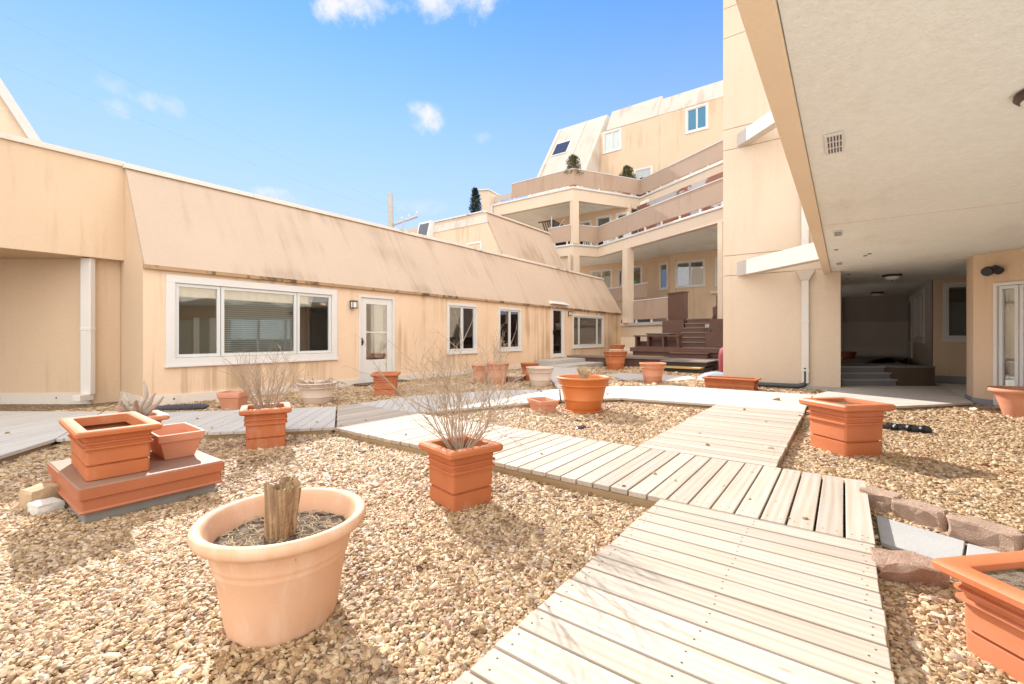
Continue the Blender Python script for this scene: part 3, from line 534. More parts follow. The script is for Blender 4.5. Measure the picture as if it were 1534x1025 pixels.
cap.build('roof_flashing', 'flash', rf)
MB().box(XL - .005, XR, 9.322, 9.395, 2.335, 2.398).build('eave_board', 'eave', rb)
bb = MB()
for a, b in ((XL - .02, XL + 4.12), (XL + 5.21, XL + 12.4), (XL + 14.9, XR)): bb.box(a, b, 9.372, 9.398, -.02, .18)
bb.box(XL - .022, XL - .002, 9.374, 10.9, -.02, .182)
bb.build('base_board', 'base', rb, bevel=.003)
for x in (2.75, 6.0, 8.9, 10.2, 12.0): MB().tube([(x, 9.375, .11), (x, 9.3705, .11)], .016, 10).build('weep_hole', 'black', rb)
for y in (9.55, 10.3): MB().tube([(XL - .018, y, .1), (XL - .0235, y, .1)], .014, 10).build('weep_hole', 'black', rb)
for X_, nm in ((XL, 'end_wall'), (XR - .12, 'end_wall')):
    pl = [(9.402, 0), (9.402, 2.40), (9.42, 2.44), (10.5, 4.235), (12.4, 4.235), (12.4, 0)]
    e = MB().add([(X_ - .001, y, z) for y, z in pl] + [(X_ + .12, y, z) for y, z in pl], [tuple(range(6)), tuple(range(11, 5, -1))] + [(i, (i + 1) % 6, (i + 1) % 6 + 6, i + 6) for i in range(6)])
    e.build(nm, 'cheek', rb)
# hood over the second door, cut through the slope
hd = MB(); hd.hexa([(15.16, 9.22, 2.50), (16.50, 9.22, 2.50), (16.50, 9.6, 2.50), (15.16, 9.6, 2.50), (15.2, 9.26, 2.56), (16.46, 9.26, 2.56), (16.46, 9.6, 2.68), (15.2, 9.6, 2.68)])
hd.build('door_hood', 'white', rb, bevel=.004)
th = MB().box(6.3, 7.7, 9.0, 9.37, .0, .07); tag(th.build('door_step', 'darkwood', None, bevel=.006, loc=(7, 9.2, 0)), 'low dark wooden step below the white half glazed door', 'step')
st = thing('concrete_steps', 'grey concrete steps in front of the narrow hooded glass door', 'steps', (15.2, 8.6, 0))
MB().box(14.1, 16.9, 8.55, 9.36, .0, .31).build('upper_step', 'concrete', st, bevel=.012); MB().box(13.7, 17.2, 7.75, 8.545, .0, .165).build('lower_step', 'concrete', st, bevel=.012)
# ------------------------------------------------------------------ block at the far left with the recess under it
lb = thing('overhang_block', 'peach block with a flat overhang and a recessed wall below, at the left edge', 'building', (0, 11, 0))
MB().box(-9, 2.328, 10.51, 15.5, 2.58, 4.27).build('upper_wall', 'cheek', lb)
fl = MB(); x = -9
while x < 2.3:
    l = min(random.uniform(1.5, 2.5), 2.33 - x); fl.box(x, x + l - .006, 10.46, 10.8, 4.272, 4.35 + random.uniform(-.01, .01)); x += l
fl.build('roof_flashing', 'flash', lb)
Fr = frame((1.93, 10.72), (-.6, .8), (-.8, -.6)); wall(Fr, 7.5, 0, 2.578).build('recess_wall', 'cheek', lb)
t = MB(); t.fbox(Fr, 0, 7.5, .002, .022, 0, .2); t.build('base_board', 'base', lb)
for u in (.6, 1.6):
    p = (1.93 - .6 * u - .8 * .02, 10.72 + .8 * u - .6 * .02); MB().tube([(p[0], p[1], .11), (p[0] - .8 * .006, p[1] - .6 * .006, .11)], .014, 8).build('weep_hole', 'black', lb)
MB().box(1.95, 2.326, 10.75, 11.2, 0, 2.578).build('return_wall', 'cheek', lb)
ds = MB(); ds.fbox(Fr, -.1, .08, .03, .13, .18, 2.57); ds.fbox(Fr, -.105, .085, .025, .136, 1.3, 1.36); ds.fbox(Fr, -.08, .06, .04, .3, .08, .19)
ds.build('downspout', 'vinyl', lb, bevel=.01)
gb = thing('gable_building', 'peach gable with a white sloping edge rising behind the block at the left edge', 'building', (-1, 15, 0))
pl = [(-9, 0), (-9, 9.6), (-.72, 9.6), (1.02, 6.33), (2.27, 4.0), (2.27, 0)]
def prism_xz(mb, pl, ya, yb):
    n = len(pl); return mb.add([(x, ya, z) for x, z in pl] + [(x, yb, z) for x, z in pl], [tuple(range(n)), tuple(range(2 * n - 1, n - 1, -1))] + [(i, (i + 1) % n, (i + 1) % n + n, i + n) for i in range(n)])
def prism_yz(mb, pl, xa, xb):
    n = len(pl); return mb.add([(xa, y, z) for y, z in pl] + [(xb, y, z) for y, z in pl], [tuple(range(n)), tuple(range(2 * n - 1, n - 1, -1))] + [(i, (i + 1) % n, (i + 1) % n + n, i + n) for i in range(n)])
prism_xz(MB(), pl, 14.0, 19.0).build('wall', 'tower', gb)
prism_xz(MB(), [(-.72, 9.6), (1.02, 6.33), (2.27, 4.0), (2.45, 4.0), (1.17, 6.40), (-.6, 9.7)], 13.9, 19.05).build('rake_trim', 'whiteg', gb)
# ------------------------------------------------------------------ second mansard building behind
sb = thing('mansard_building', 'second peach mansard block standing taller behind the long low roof', 'building', (17, 12, 0))
prism_yz(MB(), [(10.95, 4.0), (12.2, 6.45), (12.5, 6.45), (17.5, 6.45), (17.5, 4.0)], 14.58, 19.68).build('roof_slope', 'roof', sb)
Fe = frame((14.56, 17.5), (0, -1), (-1, 0))
prism_yz(MB(), [(11.02, 4.0), (12.08, 6.02), (17.5, 6.02), (17.5, 4.0)], 14.5, 14.56).build('end_wall', 'side_y', sb)
window(Fe, sb, 4.3, 5.14, 4.35, 5.25, splits=(4.72,), trim=.07, with_room=True, proud=.1, sill=False)
MB().hexa([(14.47, 12.05, 6.0), (14.47, 15.55, 6.0), (14.57, 15.55, 6.0), (14.57, 12.05, 6.0), (14.62, 12.2, 6.5), (14.62, 15.5, 6.5), (14.75, 15.5, 6.5), (14.75, 12.2, 6.5)]).build('roof_band', 'roof_grey', sb)
c_ = MB(); c_.box(14.55, 19.75, 12.12, 12.3, 6.455, 6.53); c_.box(14.56, 14.75, 12.305, 15.4, 6.505, 6.56); c_.build('roof_flashing', 'flash', sb)
dm = MB(); dm.hexa([(12.9, 13.9, 4.2), (13.6, 13.9, 4.2), (13.6, 14.5, 4.2), (12.9, 14.5, 4.2), (13.25, 13.95, 6.05), (13.65, 13.95, 6.05), (13.65, 14.45, 6.05), (13.25, 14.45, 6.05)])
dm = MB(); dm.hexa([(14.0, 15.3, 5.2), (14.5, 15.3, 5.2), (14.5, 16.1, 5.2), (14.0, 16.1, 5.2), (14.35, 15.3, 6.55), (14.75, 15.3, 6.55), (14.75, 16.1, 6.55), (14.35, 16.1, 6.55)])
do = dm.build('roof_dormer', 'white', sb); MB().hexa([(13.985, 15.4, 5.25), (13.995, 15.4, 5.25), (13.995, 16.0, 5.25), (13.985, 16.0, 5.25), (14.30, 15.4, 6.45), (14.32, 15.4, 6.45), (14.32, 16.0, 6.45), (14.30, 16.0, 6.45)]).build('pane', 'skylight', do)
# ------------------------------------------------------------------ far terraced building
E1 = Vector((.5, .8660254)); E2 = Vector((.8660254, -.5)); N1 = Vector((-.8660254, .5))
tb = thing('terrace_building', 'stepped peach apartment building with brown parapets, balconies and a pale penthouse', 'building', (25, 10, 0))
Cc, Li, Ui = Vector((22.52, 12.36)), Vector((23.93, 11.54)), Vector((26.62, 9.99))
L1 = Li - E1 * 10.5; U1 = Ui - E1 * 8
def off_line(pts, d):      # offset a polyline to the right-hand side of travel
    out = []
    for i, p in enumerate(pts):
        ds_ = []
        if i > 0: ds_.append((pts[i] - pts[i - 1]).normalized())
        if i < len(pts) - 1: ds_.append((pts[i + 1] - pts[i]).normalized())
        ns_ = [Vector((q.y, -q.x)) for q in ds_]
        if len(ns_) == 1: out.append(p + ns_[0] * d)
        else:
            b = (ns_[0] + ns_[1]).normalized(); out.append(p + b * (d / max(.3, b.dot(ns_[0]))))
    return out
def strip(mb, pts, w0, w1, z0, z1):  # band following a polyline; +w is outwards
    a, b = off_line(pts, w0), off_line(pts, w1)
    rings = [[(*a[i], z0), (*b[i], z0), (*b[i], z1), (*a[i], z1)] for i in range(len(pts))]
    return mb.loft(rings)
low = [Vector((22.52, 14.05)), Cc, Li, L1]; upp = [Vector((22.52, 18.3)), Cc, Ui, U1]
for p_ in (low, upp): assert True
# outward side is to the right when travelling from the left end to the right end
for pts, zs, nm in ((low, (5.83, 6.36, 6.47, 6.66, 7.56), 'lower'), (upp, (8.95, 9.60, 9.72, 9.86, 10.74), 'upper')):
    bal = strip(MB(), pts, -.3, 0, zs[0], zs[1]).build('balcony_beam', 'tower', tb)
    strip(MB(), pts, -.3, .07, zs[1] + .003, zs[2]).build('gutter', 'whiteg', bal, bevel=.02)
    if nm == 'lower':
        par = strip(MB(), pts, -.1, -.02, zs[3], zs[4]).build('parapet', 'parapet', tb)
        strip(MB(), pts, -.12, .0, zs[4] + .002, zs[4] + .045).build('parapet_cap', 'whiteg', par)
    else:
        p2 = [Vector((22.52, 16.75))] + upp[1:]
        par = strip(MB(), p2, -.1, -.02, zs[3], zs[4]).build('parapet', 'parapet', tb)
        strip(MB(), p2, -.12, .0, zs[4] + .002, zs[4] + .045).build('parapet_cap', 'whiteg', par)
        strip(MB(), [Vector((22.52, 18.2)), Vector((22.52, 16.76))], -.1, -.02, 9.86, 10.22).build('low_parapet', 'parapet_grey', tb)
    for a, b in zip(pts[:-1], pts[1:]):
        n_ = max(2, int((b - a).length / 1.1))
        for i in range(n_):
            p = a + (b - a) * ((i + .5) / n_); q = (b - a).normalized(); r_ = Vector((q.y, -q.x)) * -.06 + p
            MB().box(r_.x - .04, r_.x + .04, r_.y - .04, r_.y + .04, zs[2] + .001, zs[3] - .002).build('parapet_post', 'whiteg', par)
MB().prism([(22.75, 14.0), (22.75, 12.5), (24.1, 11.75), (19.2, 3.0), (27, 1.0), (31, 4), (31, 15)], 6.0, 6.2).build('lower_slab', 'soffit', tb)
MB().prism([(22.8, 18.2), (22.8, 12.55), (26.75, 10.3), (23, 3.2), (28, 1.0), (32, 5), (32, 18)], 9.1, 9.4).build('upper_slab', 'soffit', tb)
for (p, z0, z1, h) in ((Cc + Vector((.16, .02)), 6.47, 8.95, .19), (Cc + Vector((.16, -.02)), .3, 5.83, .19), (Vector((22.62, 9.15)), 1.9, 5.83, .21), (Vector((19.7, 3.98)), 1.9, 5.83, .12)):
    k = MB(); a, b = E1 * h, E2 * h; k.prism([p - a - b, p + a - b, p + a + b, p - a + b], z0, z1); k.build('column', 'tower', tb, bevel=.01)
MB().box(22.72, 22.95, 12.6, 18.2, 0, 5.85).build('base_wall', 'tower', tb)
# level above the terrace: windows behind the balconies
Fa = frame((25.9, 16.2), (0, -1), (-1, 0))
hw = [(2.15, 3.29, 6.6, 8.62), (3.61, 4.65, 6.6, 8.74), (4.96, 5.75, 6.6, 8.74)]
wall(Fa, 5.9, 6.2, 9.1, [hole(*h) for h in hw]).build('balcony_wall', 'cheek', tb)
for i, h in enumerate(hw): window(Fa, tb, *h, splits=((h[0] + h[1]) / 2,) if i == 0 else (), trim=.09, glass='glass')
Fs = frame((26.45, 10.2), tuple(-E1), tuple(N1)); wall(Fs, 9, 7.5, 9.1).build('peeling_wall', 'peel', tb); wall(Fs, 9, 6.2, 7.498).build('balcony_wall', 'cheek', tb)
# terrace level
cd, bc = Vector((26.5, 8.15)), Vector((27.54, 9.95))
Fd = frame((26.5, 8.15), (0, -1), (-1, 0)); hd_ = [(.30, 1.91, 4.02, 5.52), (2.44, 3.3, 4.0, 5.56)]
wall(Fd, 8, 0, 6.0, [hole(*h) for h in hd_]).build('terrace_wall', 'cheek', tb)
window(Fd, tb, *hd_[0], splits=(1.1,), trim=.07, depth=2.2); window(Fd, tb, *hd_[1], trim=.07)
Fc = frame(bc, tuple(-E1), tuple(N1)); Lc = (bc - cd).length; hc = [(Lc - .89, Lc - .18, 3.98, 5.58)]
wall(Fc, Lc, 0, 6.0, [hole(*h) for h in hc]).build('terrace_wall', 'cheek', tb); window(Fc, tb, *hc[0], trim=.07)
Fb = frame((27.54, 15.0), (0, -1), (-1, 0)); hb = [(1.22, 2.77, 4.3, 5.64), (3.18, 3.5, 4.2, 5.58), (4.0, 4.8, 4.2, 5.70)]
wall(Fb, 5.05, 0, 6.0, [hole(*h) for h in hb]).build('terrace_wall', 'cheek', tb)
window(Fb, tb, *hb[0], splits=(2.0,), trim=.07); window(Fb, tb, *hb[1], trim=.05)
wq = window(Fb, tb, *hb[2], trim=.08); q = MB(); q.fbox(Fb, 4.22, 4.45, -.03, -.02, 4.5, 4.75); q.build('sticker', 'green', wq)
MB().fbox(frame((26.5, 5.9), (0, -1), (-1, 0)), 0, 3, .0, .25, 3.55, 3.7).build('bay_sill', 'base', tb)
# retaining wall of the terrace with its cap, floor and parapets
rw = [Vector((23.3, 10.45)), Vector((21.12, 6.68))]
strip(MB(), rw, -.25, 0, 0, 1.74).build('retaining_wall', 'tower', tb); strip(MB(), rw, -.35, .09, 1.742, 1.9).build('wall_cap', 'board', tb, bevel=.01)
strip(MB(), rw, .002, .03, .3, .52).build('base_board', 'base', tb)
MB().prism([(23.4, 10.4), (21.2, 6.7), (20.5, 5.4), (19.2, 3.2), (27, 1), (30, 5), (28, 15), (23.4, 12.5)], 1.55, 1.72).build('terrace_floor', 'concrete', tb)
pp = [Vector((22.33, 8.75)), Vector((21.06, 6.55))]; pr_ = strip(MB(), pp, -.1, -.02, 2.06, 3.0).build('terrace_parapet', 'parapet', tb); strip(MB(), pp, -.12, 0, 3.002, 3.05).build('parapet_cap', 'whiteg', pr_)
pp = [Vector((23.3, 10.4)), Vector((22.75, 9.45))]; strip(MB(), pp, -.1, -.02, 2.06, 3.0).build('terrace_parapet', 'parapet', tb)
for t in (.05, .5, .95): q = Vector((22.33, 8.75)).lerp(Vector((21.06, 6.55)), t); MB().box(q.x + .02, q.x + .1, q.y - .1, q.y - .02, 1.902, 2.058).build('parapet_post', 'whiteg', pr_)
pp = [Vector((26.2, 12.3)), Vector((24.15, 8.73))]; pr_ = strip(MB(), pp, -.1, -.02, 3.38, 4.12).build('terrace_parapet', 'parapet', tb); strip(MB(), pp, -.12, 0, 4.122, 4.17).build('parapet_cap', 'whiteg', pr_)
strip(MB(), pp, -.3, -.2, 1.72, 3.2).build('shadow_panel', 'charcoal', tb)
# penthouse
Fp = frame((28.04, 13.33), (0, -1), (-1, 0)); hp = [(.2, 1.53, 13.57, 15.0), (5.63, 6.92, 13.46, 14.97), (2.4, 3.6, 9.9, 12.0)]
wall(Fp, 11, 9.4, 15.06, [hole(*h) for h in hp]).build('penthouse_wall', 'side_y', tb)
def shade(F, w, a, b, lo, hi):
    q = MB(); q.fbox(F, a, b, -.1, -.09, lo, hi); q.build('shade', 'blind', w)
def shadeb(F, w, a, b, lo, hi):
    q = MB(); q.fbox(F, a, b, -.1, -.09, lo, hi); q.build('shade', 'bluepane', w)
window(Fp, tb, *hp[0], splits=(.87,), trim=.1, inside=shade, with_room=False); window(Fp, tb, *hp[1], splits=(6.28,), trim=.1, inside=shadeb, with_room=False, glass='bluepane'); window(Fp, tb, *hp[2], trim=.09)
k = .669
MB().hexa([(28.0, 9.42, 15.062), (28.0, 12.86, 15.062), (28.3, 12.86, 15.062), (28.3, 9.42, 15.062), (28.95, 9.42, 16.72), (28.95, 12.86, 16.72), (29.2, 12.86, 16.72), (29.2, 9.42, 16.72)]).build('roof_band', 'roof_grey', tb)
MB().hexa([(28.02, 2.4, 15.064), (28.02, 9.41, 15.064), (28.3, 9.41, 15.064), (28.3, 2.4, 15.064), (28.85, 2.4, 16.45), (28.85, 9.41, 16.45), (29.1, 9.41, 16.45), (29.1, 2.4, 16.45)]).build('roof_band', 'roof_grey', tb)
mz0, mz1 = 9.4, 16.75; mx0 = 25.98 + k * (mz0 - 11.99); mx1 = 25.98 + k * (mz1 - 11.99)
MB().hexa([(mx0, 13.33, mz0), (mx0, 17.3, mz0), (32, 17.3, mz0), (32, 13.33, mz0), (mx1, 13.33, mz1), (mx1, 17.3, mz1), (32, 17.3, mz1), (32, 13.33, mz1)]).build('mansard', 'roof_grey', tb)
def on_slope(y, z, d=0): return (25.98 + k * (z - 11.99) - d, y, z)
rib = MB()
for y, wd in ((17.1, .12), (14.95, .08)):
    rib.hexa([on_slope(y - wd, 9.5, .09), on_slope(y + wd, 9.5, .09), on_slope(y + wd, 9.5, -.05), on_slope(y - wd, 9.5, -.05), on_slope(y - wd, 16.7, .09), on_slope(y + wd, 16.7, .09), on_slope(y + wd, 16.7, -.05), on_slope(y - wd, 16.7, -.05)])
rib.build('roof_rib', 'roof_grey', tb)
sk = MB(); sk.hexa([on_slope(15.52, 14.02, .07), on_slope(16.8, 14.02, .07), on_slope(16.8, 14.02, -.02), on_slope(15.52, 14.02, -.02), on_slope(15.52, 15.22, .07), on_slope(16.8, 15.22, .07), on_slope(16.8, 15.22, -.02), on_slope(15.52, 15.22, -.02)])
so_ = sk.build('skylight', 'white', tb, bevel=.01)
MB().hexa([on_slope(15.6, 14.11, .082), on_slope(16.72, 14.11, .082), on_slope(16.72, 14.11, .072), on_slope(15.6, 14.11, .072), on_slope(15.6, 15.13, .082), on_slope(16.72, 15.13, .082), on_slope(16.72, 15.13, .072), on_slope(15.6, 15.13, .072)]).build('pane', 'skylight', so_)
ch = MB(); ch.hexa([(22.45, 18.32, 8.3), (23.3, 18.32, 8.3), (23.3, 18.95, 8.3), (22.45, 18.95, 8.3), (22.2, 18.32, 10.55), (23.3, 18.32, 10.45), (23.3, 19.1, 10.45), (22.2, 19.1, 10.7)])
e_ = ch.build('end_stub', 'tower', tb); MB().hexa([(22.1, 18.25, 10.57), (23.3, 18.25, 10.47), (23.3, 19.15, 10.47), (22.1, 19.15, 10.72), (22.1, 18.25, 10.65), (23.3, 18.25, 10.55), (23.3, 19.15, 10.55), (22.1, 19.15, 10.8)]).build('stub_cap', 'whiteg', e_)
MB().box(22.35, 22.5, 18.2, 18.35, 8.2, 9.7).build('downspout', 'whiteg', tb)
MB().box(22.3, 22.42, 12.45, 12.6, 1.0, 5.8).build('downspout', 'tower', tb)
# ------------------------------------------------------------------ tower
tw = thing('tower_wing', 'tall windowless pale peach tower wall with two slanting white braces', 'building', (12, 1.2, 0))
zc = [0, 2.68, 3.17, 5.76, 6.27, 8.52, 9.25, 13]
pn = MB()
for a, b in zip(zc[:-1], zc[1:]): pn.box(11.95, 12.05, .052, 2.388, a + .006 + (.04 if a == 0 else 0), b - .006)
pn.build('wall_panel', 'tower', tw, bevel=.005)
MB().box(11.985, 15.2, .06, 2.38, 0, 2.598).build('wall', 'tower', tw); MB().box(11.985, 20.2, .06, 2.38, 2.6, 13).build('upper_wall', 'tower', tw)
MB().box(19.8, 20.2, .06, 2.38, 0, 2.598).build('wall', 'tower', tw); MB().box(15.2, 19.8, 2.2, 2.38, 1.15, 2.598).build('wall', 'tower', tw)  # unseen wall raised off the floor blocks direct sun, lets bounce light in
MB().box(11.90, 11.945, .0, 2.3, .03, .1).build('base_board', 'board', tw)
for z0, z1 in ((2.66, 3.0), (5.79, 6.10)):
    a, b = Vector((12.05, 2.18)), Vector((10.24, .37)); n = Vector((.7071, -.7071)) * .22
    MB().prism([a, b, b + n, a + n], z0, z1).build('brace', 'brace', tw, bevel=.006)
dp = MB(); dp.box(11.85, 11.945, .62, .76, .16, 2.45); dp.box(11.85, 11.945, .62, .76, 3.02, 4.9); dp.box(11.845, 11.948, .61, .77, .42, .47); dp.box(11.845, 11.948, .61, .77, 1.5, 1.55)
hp_ = MB().hexa([(11.84, .61, 2.45), (11.945, .61, 2.45), (11.945, .77, 2.45), (11.84, .77, 2.45), (11.72, .5, 2.655), (11.945, .5, 2.655), (11.945, .86, 2.655), (11.72, .86, 2.655)])
dpo = dp.build('downspout', 'vinyl', tw, bevel=.008); hp_.build('hopper', 'vinyl', dpo, bevel=.006)
MB().tube([(11.9, .69, .5), (11.9, .69, .2), (11.89, .72, .12), (11.88, .82, .085), (11.86, 1.1, .08), (11.85, 2.3, .07)], .055, 12).build('drain_hose', 'hose', dpo, smooth=True)
MB().tube([(11.948, .34, 2.33), (11.935, .34, 2.33)], .06, 16).build('round_plug', 'tower', tw)
# ------------------------------------------------------------------ wing over the camera: soffit, fascia, right wall, passage
ow = thing('overhang_wing', 'building wing on the right with a broad cream soffit, open passage and sliding door', 'building', (8, -3, 0))
sf = MB().prism([(.8, -9), (21, -9), (21, .057), (11.93, .057), (11.93, .222), (.8, .222)], 2.603, 2.95).build('soffit', 'soffit', ow)
MB().box(.8, 11.94, .226, .358, 2.575, 2.96).build('fascia', 'fascia', ow, bevel=.006)
MB().box(.8, 20, -9, .2, 2.97, 3.9).build('lowered_storey', 'tower', ow)  # unseen storey cut low so the cloud fill reaches the facing walls
for (x, y, lx, ly) in ((4.0, .055, .42, .11), (7.5, .065, .36, .1), (10.6, .07, .36, .1)):
    v = MB(); v.box(x - lx / 2, x + lx / 2, y - ly / 2, y + ly / 2, 2.588, 2.602); vo = v.build('soffit_vent', 'white', ow, bevel=.003)
    s_ = MB()
    for i in range(3):
        for j in range(5):
            xa = x - lx / 2 + .03 + i * (lx - .05) / 3; ya = y - ly / 2 + .012 + j * (ly - .02) / 5.0; s_.box(xa, xa + (lx - .05) / 3 - .03, ya, ya + .009, 2.585, 2.5875)
    s_.build('vent_slot', 'mesh', vo)
for x, y in ((8.94, .1), (9.7, -.35), (9.9, -.3), (12.6, -.1), (13.6, -.07)): MB().lathe([(.03, 2.594), (.03, 2.602)], 10, (x, y, 0), True).build('soffit_hole', 'black', ow)
for x in (6.9, 11.2): MB().box(x, x + .016, -9, .21, 2.6, 2.6026).build('soffit_joint', 'fascia', ow)
# right hand wall with sliding door
D1 = (-.7071, -.7071); Fw = frame((10.97, -1.8), D1, (-.7071, .7071))
hs = [(.30, 3.1, .06, 2.08)]
wall(Fw, 12, 0, 2.6, [(.33, 3.07, .05, 2.05)]).build('wall', 'cheek', ow)
def sl_in(F, w, a, b, lo, hi):
    q = MB(); u = a
    while u < a + .35:
        q.fbox(F, u, u + .08, -.12, -.11, lo, hi); u += .085
    q.build('vertical_blind', 'sash', w)
wd = window(Fw, ow, *hs[0], splits=(.62, 1.8), trim=.05, sash=.05, sill=False, depth=2.0, inside=sl_in)
t = MB(); t.fbox(Fw, 0, .29, .002, .022, 0, .14); t.build('base_board', 'bluegrey', ow)
MB().box(10.972, 11.5, -1.95, -1.80, 0, 2.6).build('pillar', 'cheek', ow)
MB().box(10.975, 11.52, -1.798, -1.778, 0, .14).build('base_board', 'bluegrey', ow)
MB().box(11.38, 11.5, -6, -1.951, 0, 2.6).build('wall', 'cheek', ow)
MB().box(11.5, 15.0, -4.2, -4.0, 0, 2.6).build('wall', 'cheek', ow); MB().box(.8, 4.0, -9.2, -9.0, 0, 2.6).build('wall', 'cheek', ow); MB().box(.8, .95, -9, -5.0, 0, 2.6).build('wall', 'cheek', ow)
# passage: window wall, door wall, end wall
F5 = frame((15.0, -1.76), (0, -1), (-1, 0)); h5 = [(.17, 1.3, 1.1, 2.5)]
wall(F5, 4.5, 0, 2.6, [hole(*h5[0])]).build('wall', 'cheek', ow); window(F5, ow, *h5[0], trim=.06, sash=.05, depth=1.5)
t = MB(); t.fbox(F5, 0, 4.5, .002, .03, 0, .24); t.build('base_board', 'bluegrey', ow)
F6 = frame((15.004, -1.76), (1, 0), (0, 1)); h6 = [(1.4, 3.6, 1.05, 2.5)]
wall(F6, 5.6, 0, 2.6, [hole(*h6[0])]).build('wall', 'brace', ow); window(F6, ow, *h6[0], splits=(2.5,), trim=.09, depth=1.5)
t = MB(); t.fbox(F6, 4.0, 4.9, .003, .04, .5, 2.5); dd = t.build('door', 'white', ow); t = MB(); t.fbox(F6, 4.15, 4.75, .042, .046, 1.0, 2.3); t.build('pane', 'skylight', dd)
F7 = frame((20.3, .2), (0, -1), (-1, 0)); wall(F7, 2.4, 0, 1.72).build('wall', 'brace', ow)
MB().hexa([(20.28, -2.2, 1.722), (20.4, -2.2, 1.722), (20.4, .2, 1.722), (20.28, .2, 1.722), (20.0, -2.2, 2.602), (20.4, -2.2, 2.602), (20.4, .2, 2.602), (20.0, .2, 2.602)]).build('sloped_wall', 'parapet_grey', ow)
MB().box(20.19, 20.28, -1.72, .1, .56, .82).build('bench_back', 'whiteg', ow)
# steps and raised floor inside the passage
ps_ = thing('passage_steps', 'low dark boarded steps with pale edges in the shaded passage', 'steps', (12.9, -.5, 0))
dv = Vector((.59, -.807)); nv = Vector((.807, .59)); o_ = Vector((12.42, .03))
for i in range(3):
    a = o_ + nv * (.16 * i); z = .1 + .135 * i
    MB().prism([a, a + dv * 1.2, a + dv * 1.2 + nv * .17, a + nv * .17], z - .13 if i else .02, z + .11).build('riser', 'dgrey', ps_)
    MB().prism([a - nv * .02, a + dv * 1.22 - nv * .02, a + dv * 1.22 + nv * .155, a + nv * .155], z + .112, z + .137).build('tread', 'lgrey', ps_)
a = o_ + nv * .48
MB().prism([a, a + dv * 1.2, (15, -1.2), (19.9, -1.2), (19.9, 0.0), (12.9, .03)], .38, .5).build('raised_floor', 'dgrey', ps_)
bx = o_ + dv * 1.24
MB().prism([bx, bx + dv * .82, bx + dv * .82 + nv * 1.2, (19.9, -1.72), (19.9, -1.22), bx + nv * 1.2], .02, .5).build('side_box', 'darkwood', ps_)
MB().prism([bx - nv * .01 + dv * .01, bx + dv * .83 - nv * .01, bx + dv * .83 + nv * 1.22, bx + nv * 1.22], .502, .53).build('box_lid', 'dgrey', ps_)
# ------------------------------------------------------------------ brown timber platform and stairs in front of the terrace
pf = thing('timber_platform', 'brown stained timber platform with open shelf, boxes and stair up to the terrace', 'platform', (17.5, 5.5, 0))
dk = MB(); y = 3.0
while y < 9.3: dk.box(16.62, 16.66, y, y + .128, .02, .33); y += .134
dk.build('slat_skirt', 'brown', pf)
MB().box(16.56, 17.4, 2.9, 9.4, .335, .40).build('lower_deck', 'browng', pf, bevel=.006)
MB().box(17.3, 20.5, 2.5, 6.8, .44, .69).build('middle_step', 'brown', pf, bevel=.008)
MB().box(17.22, 20.6, 2.5, 6.88, .692, .76).build('middle_deck', 'browng', pf, bevel=.006); MB().box(17.2, 17.218, 2.5, 6.88, .60, .762).build('edge_board', 'brown', pf)
MB().box(16.9, 17.19, 3.9, 5.2, .402, .56).build('front_step', 'brown', pf, bevel=.008); MB().box(16.82, 17.195, 3.85, 5.24, .562, .6).build('front_tread', 'brown', pf, bevel=.006)
sh = MB(); sh.box(17.4, 17.85, 5.02, 6.76, .762, .80); sh.box(17.36, 17.9, 5.0, 6.8, 1.19, 1.24)
for y in (5.04, 5.60, 6.20, 6.69): sh.box(17.4, 17.85, y, y + .06, .801, 1.189)
sh.box(17.8, 17.84, 5.1, 6.7, .801, 1.0); sh.build('open_shelf', 'brown', pf, bevel=.005)
MB().box(18.1, 18.9, 5.6, 6.5, .762, 1.28).build('back_box', 'brown', pf, bevel=.008); MB().box(18.05, 18.92, 5.57, 6.55, 1.282, 1.335).build('box_lid', 'browng', pf, bevel=.005)
def obox(mb, p, la, lb, z0, z1):   # box on E1 / E2 axes from corner p
    p = Vector(p); a, b = E1 * la, E2 * lb; return mb.prism([p, p + b, p + a + b, p + a], z0, z1)
tall = Vector((20.46, 5.70)); tb_ = obox(MB(), tall, .98, .25, 1.92, 3.14).build('tall_box', 'brown', pf, bevel=.01)
obox(MB(), tall - E1 * .03 - E2 * .03, 1.04, .31, 3.142, 3.2).build('box_lid', 'brown', tb_, bevel=.006)
MB().box(20.0, 20.6, 5.58, 6.5, .78, 1.9).build('low_box', 'brown', pf, bevel=.008)
for i in range(6):
    z = .78 + .2 * i; x = 18.95 + .28 * i
    MB().box(x + .03, 20.9, 4.42, 5.54, z - .018, z + .15).build('stair_riser', 'brown', pf)
    MB().box(x, x + .31, 4.40, 5.56, z + .152, z + .195).build('stair_tread', 'browng', pf, bevel=.004)
for i, (x0, x1, z1) in enumerate(((18.7, 19.3, 1.36), (19.31, 19.9, 1.9), (19.91, 21, 2.42))):
    MB().box(x0, x1, 3.2, 4.38, .762, z1).build('stair_side_box', 'brown', pf, bevel=.008)
for (za, zb) in ((1.15, 2.75), (.85, 2.4)): MB().tube([(18.95, 4.38, za), (20.6, 4.30, zb)], .04, 6).build('handrail', 'brown', pf)
for x, z0, z1 in ((18.98, .8, 1.3), (20.6, 1.9, 2.95)): MB().tube([(x, 4.39 - .05 * (x > 20), z0), (x, 4.39 - .05 * (x > 20), z1)], .05, 6).build('rail_post', 'brown', pf)
fs_ = thing('timber_steps', 'charcoal sided timber steps with a worn ochre edge leading onto the brown platform', 'steps', (15.3, 4.2, 0))
MB().box(14.75, 16.5, 3.55, 4.9, .03, .17).build('lower_step', 'charcoal', fs_, bevel=.006); MB().box(14.62, 15.3, 3.6, 4.95, .172, .21).build('lower_tread', 'ochre', fs_, bevel=.004)
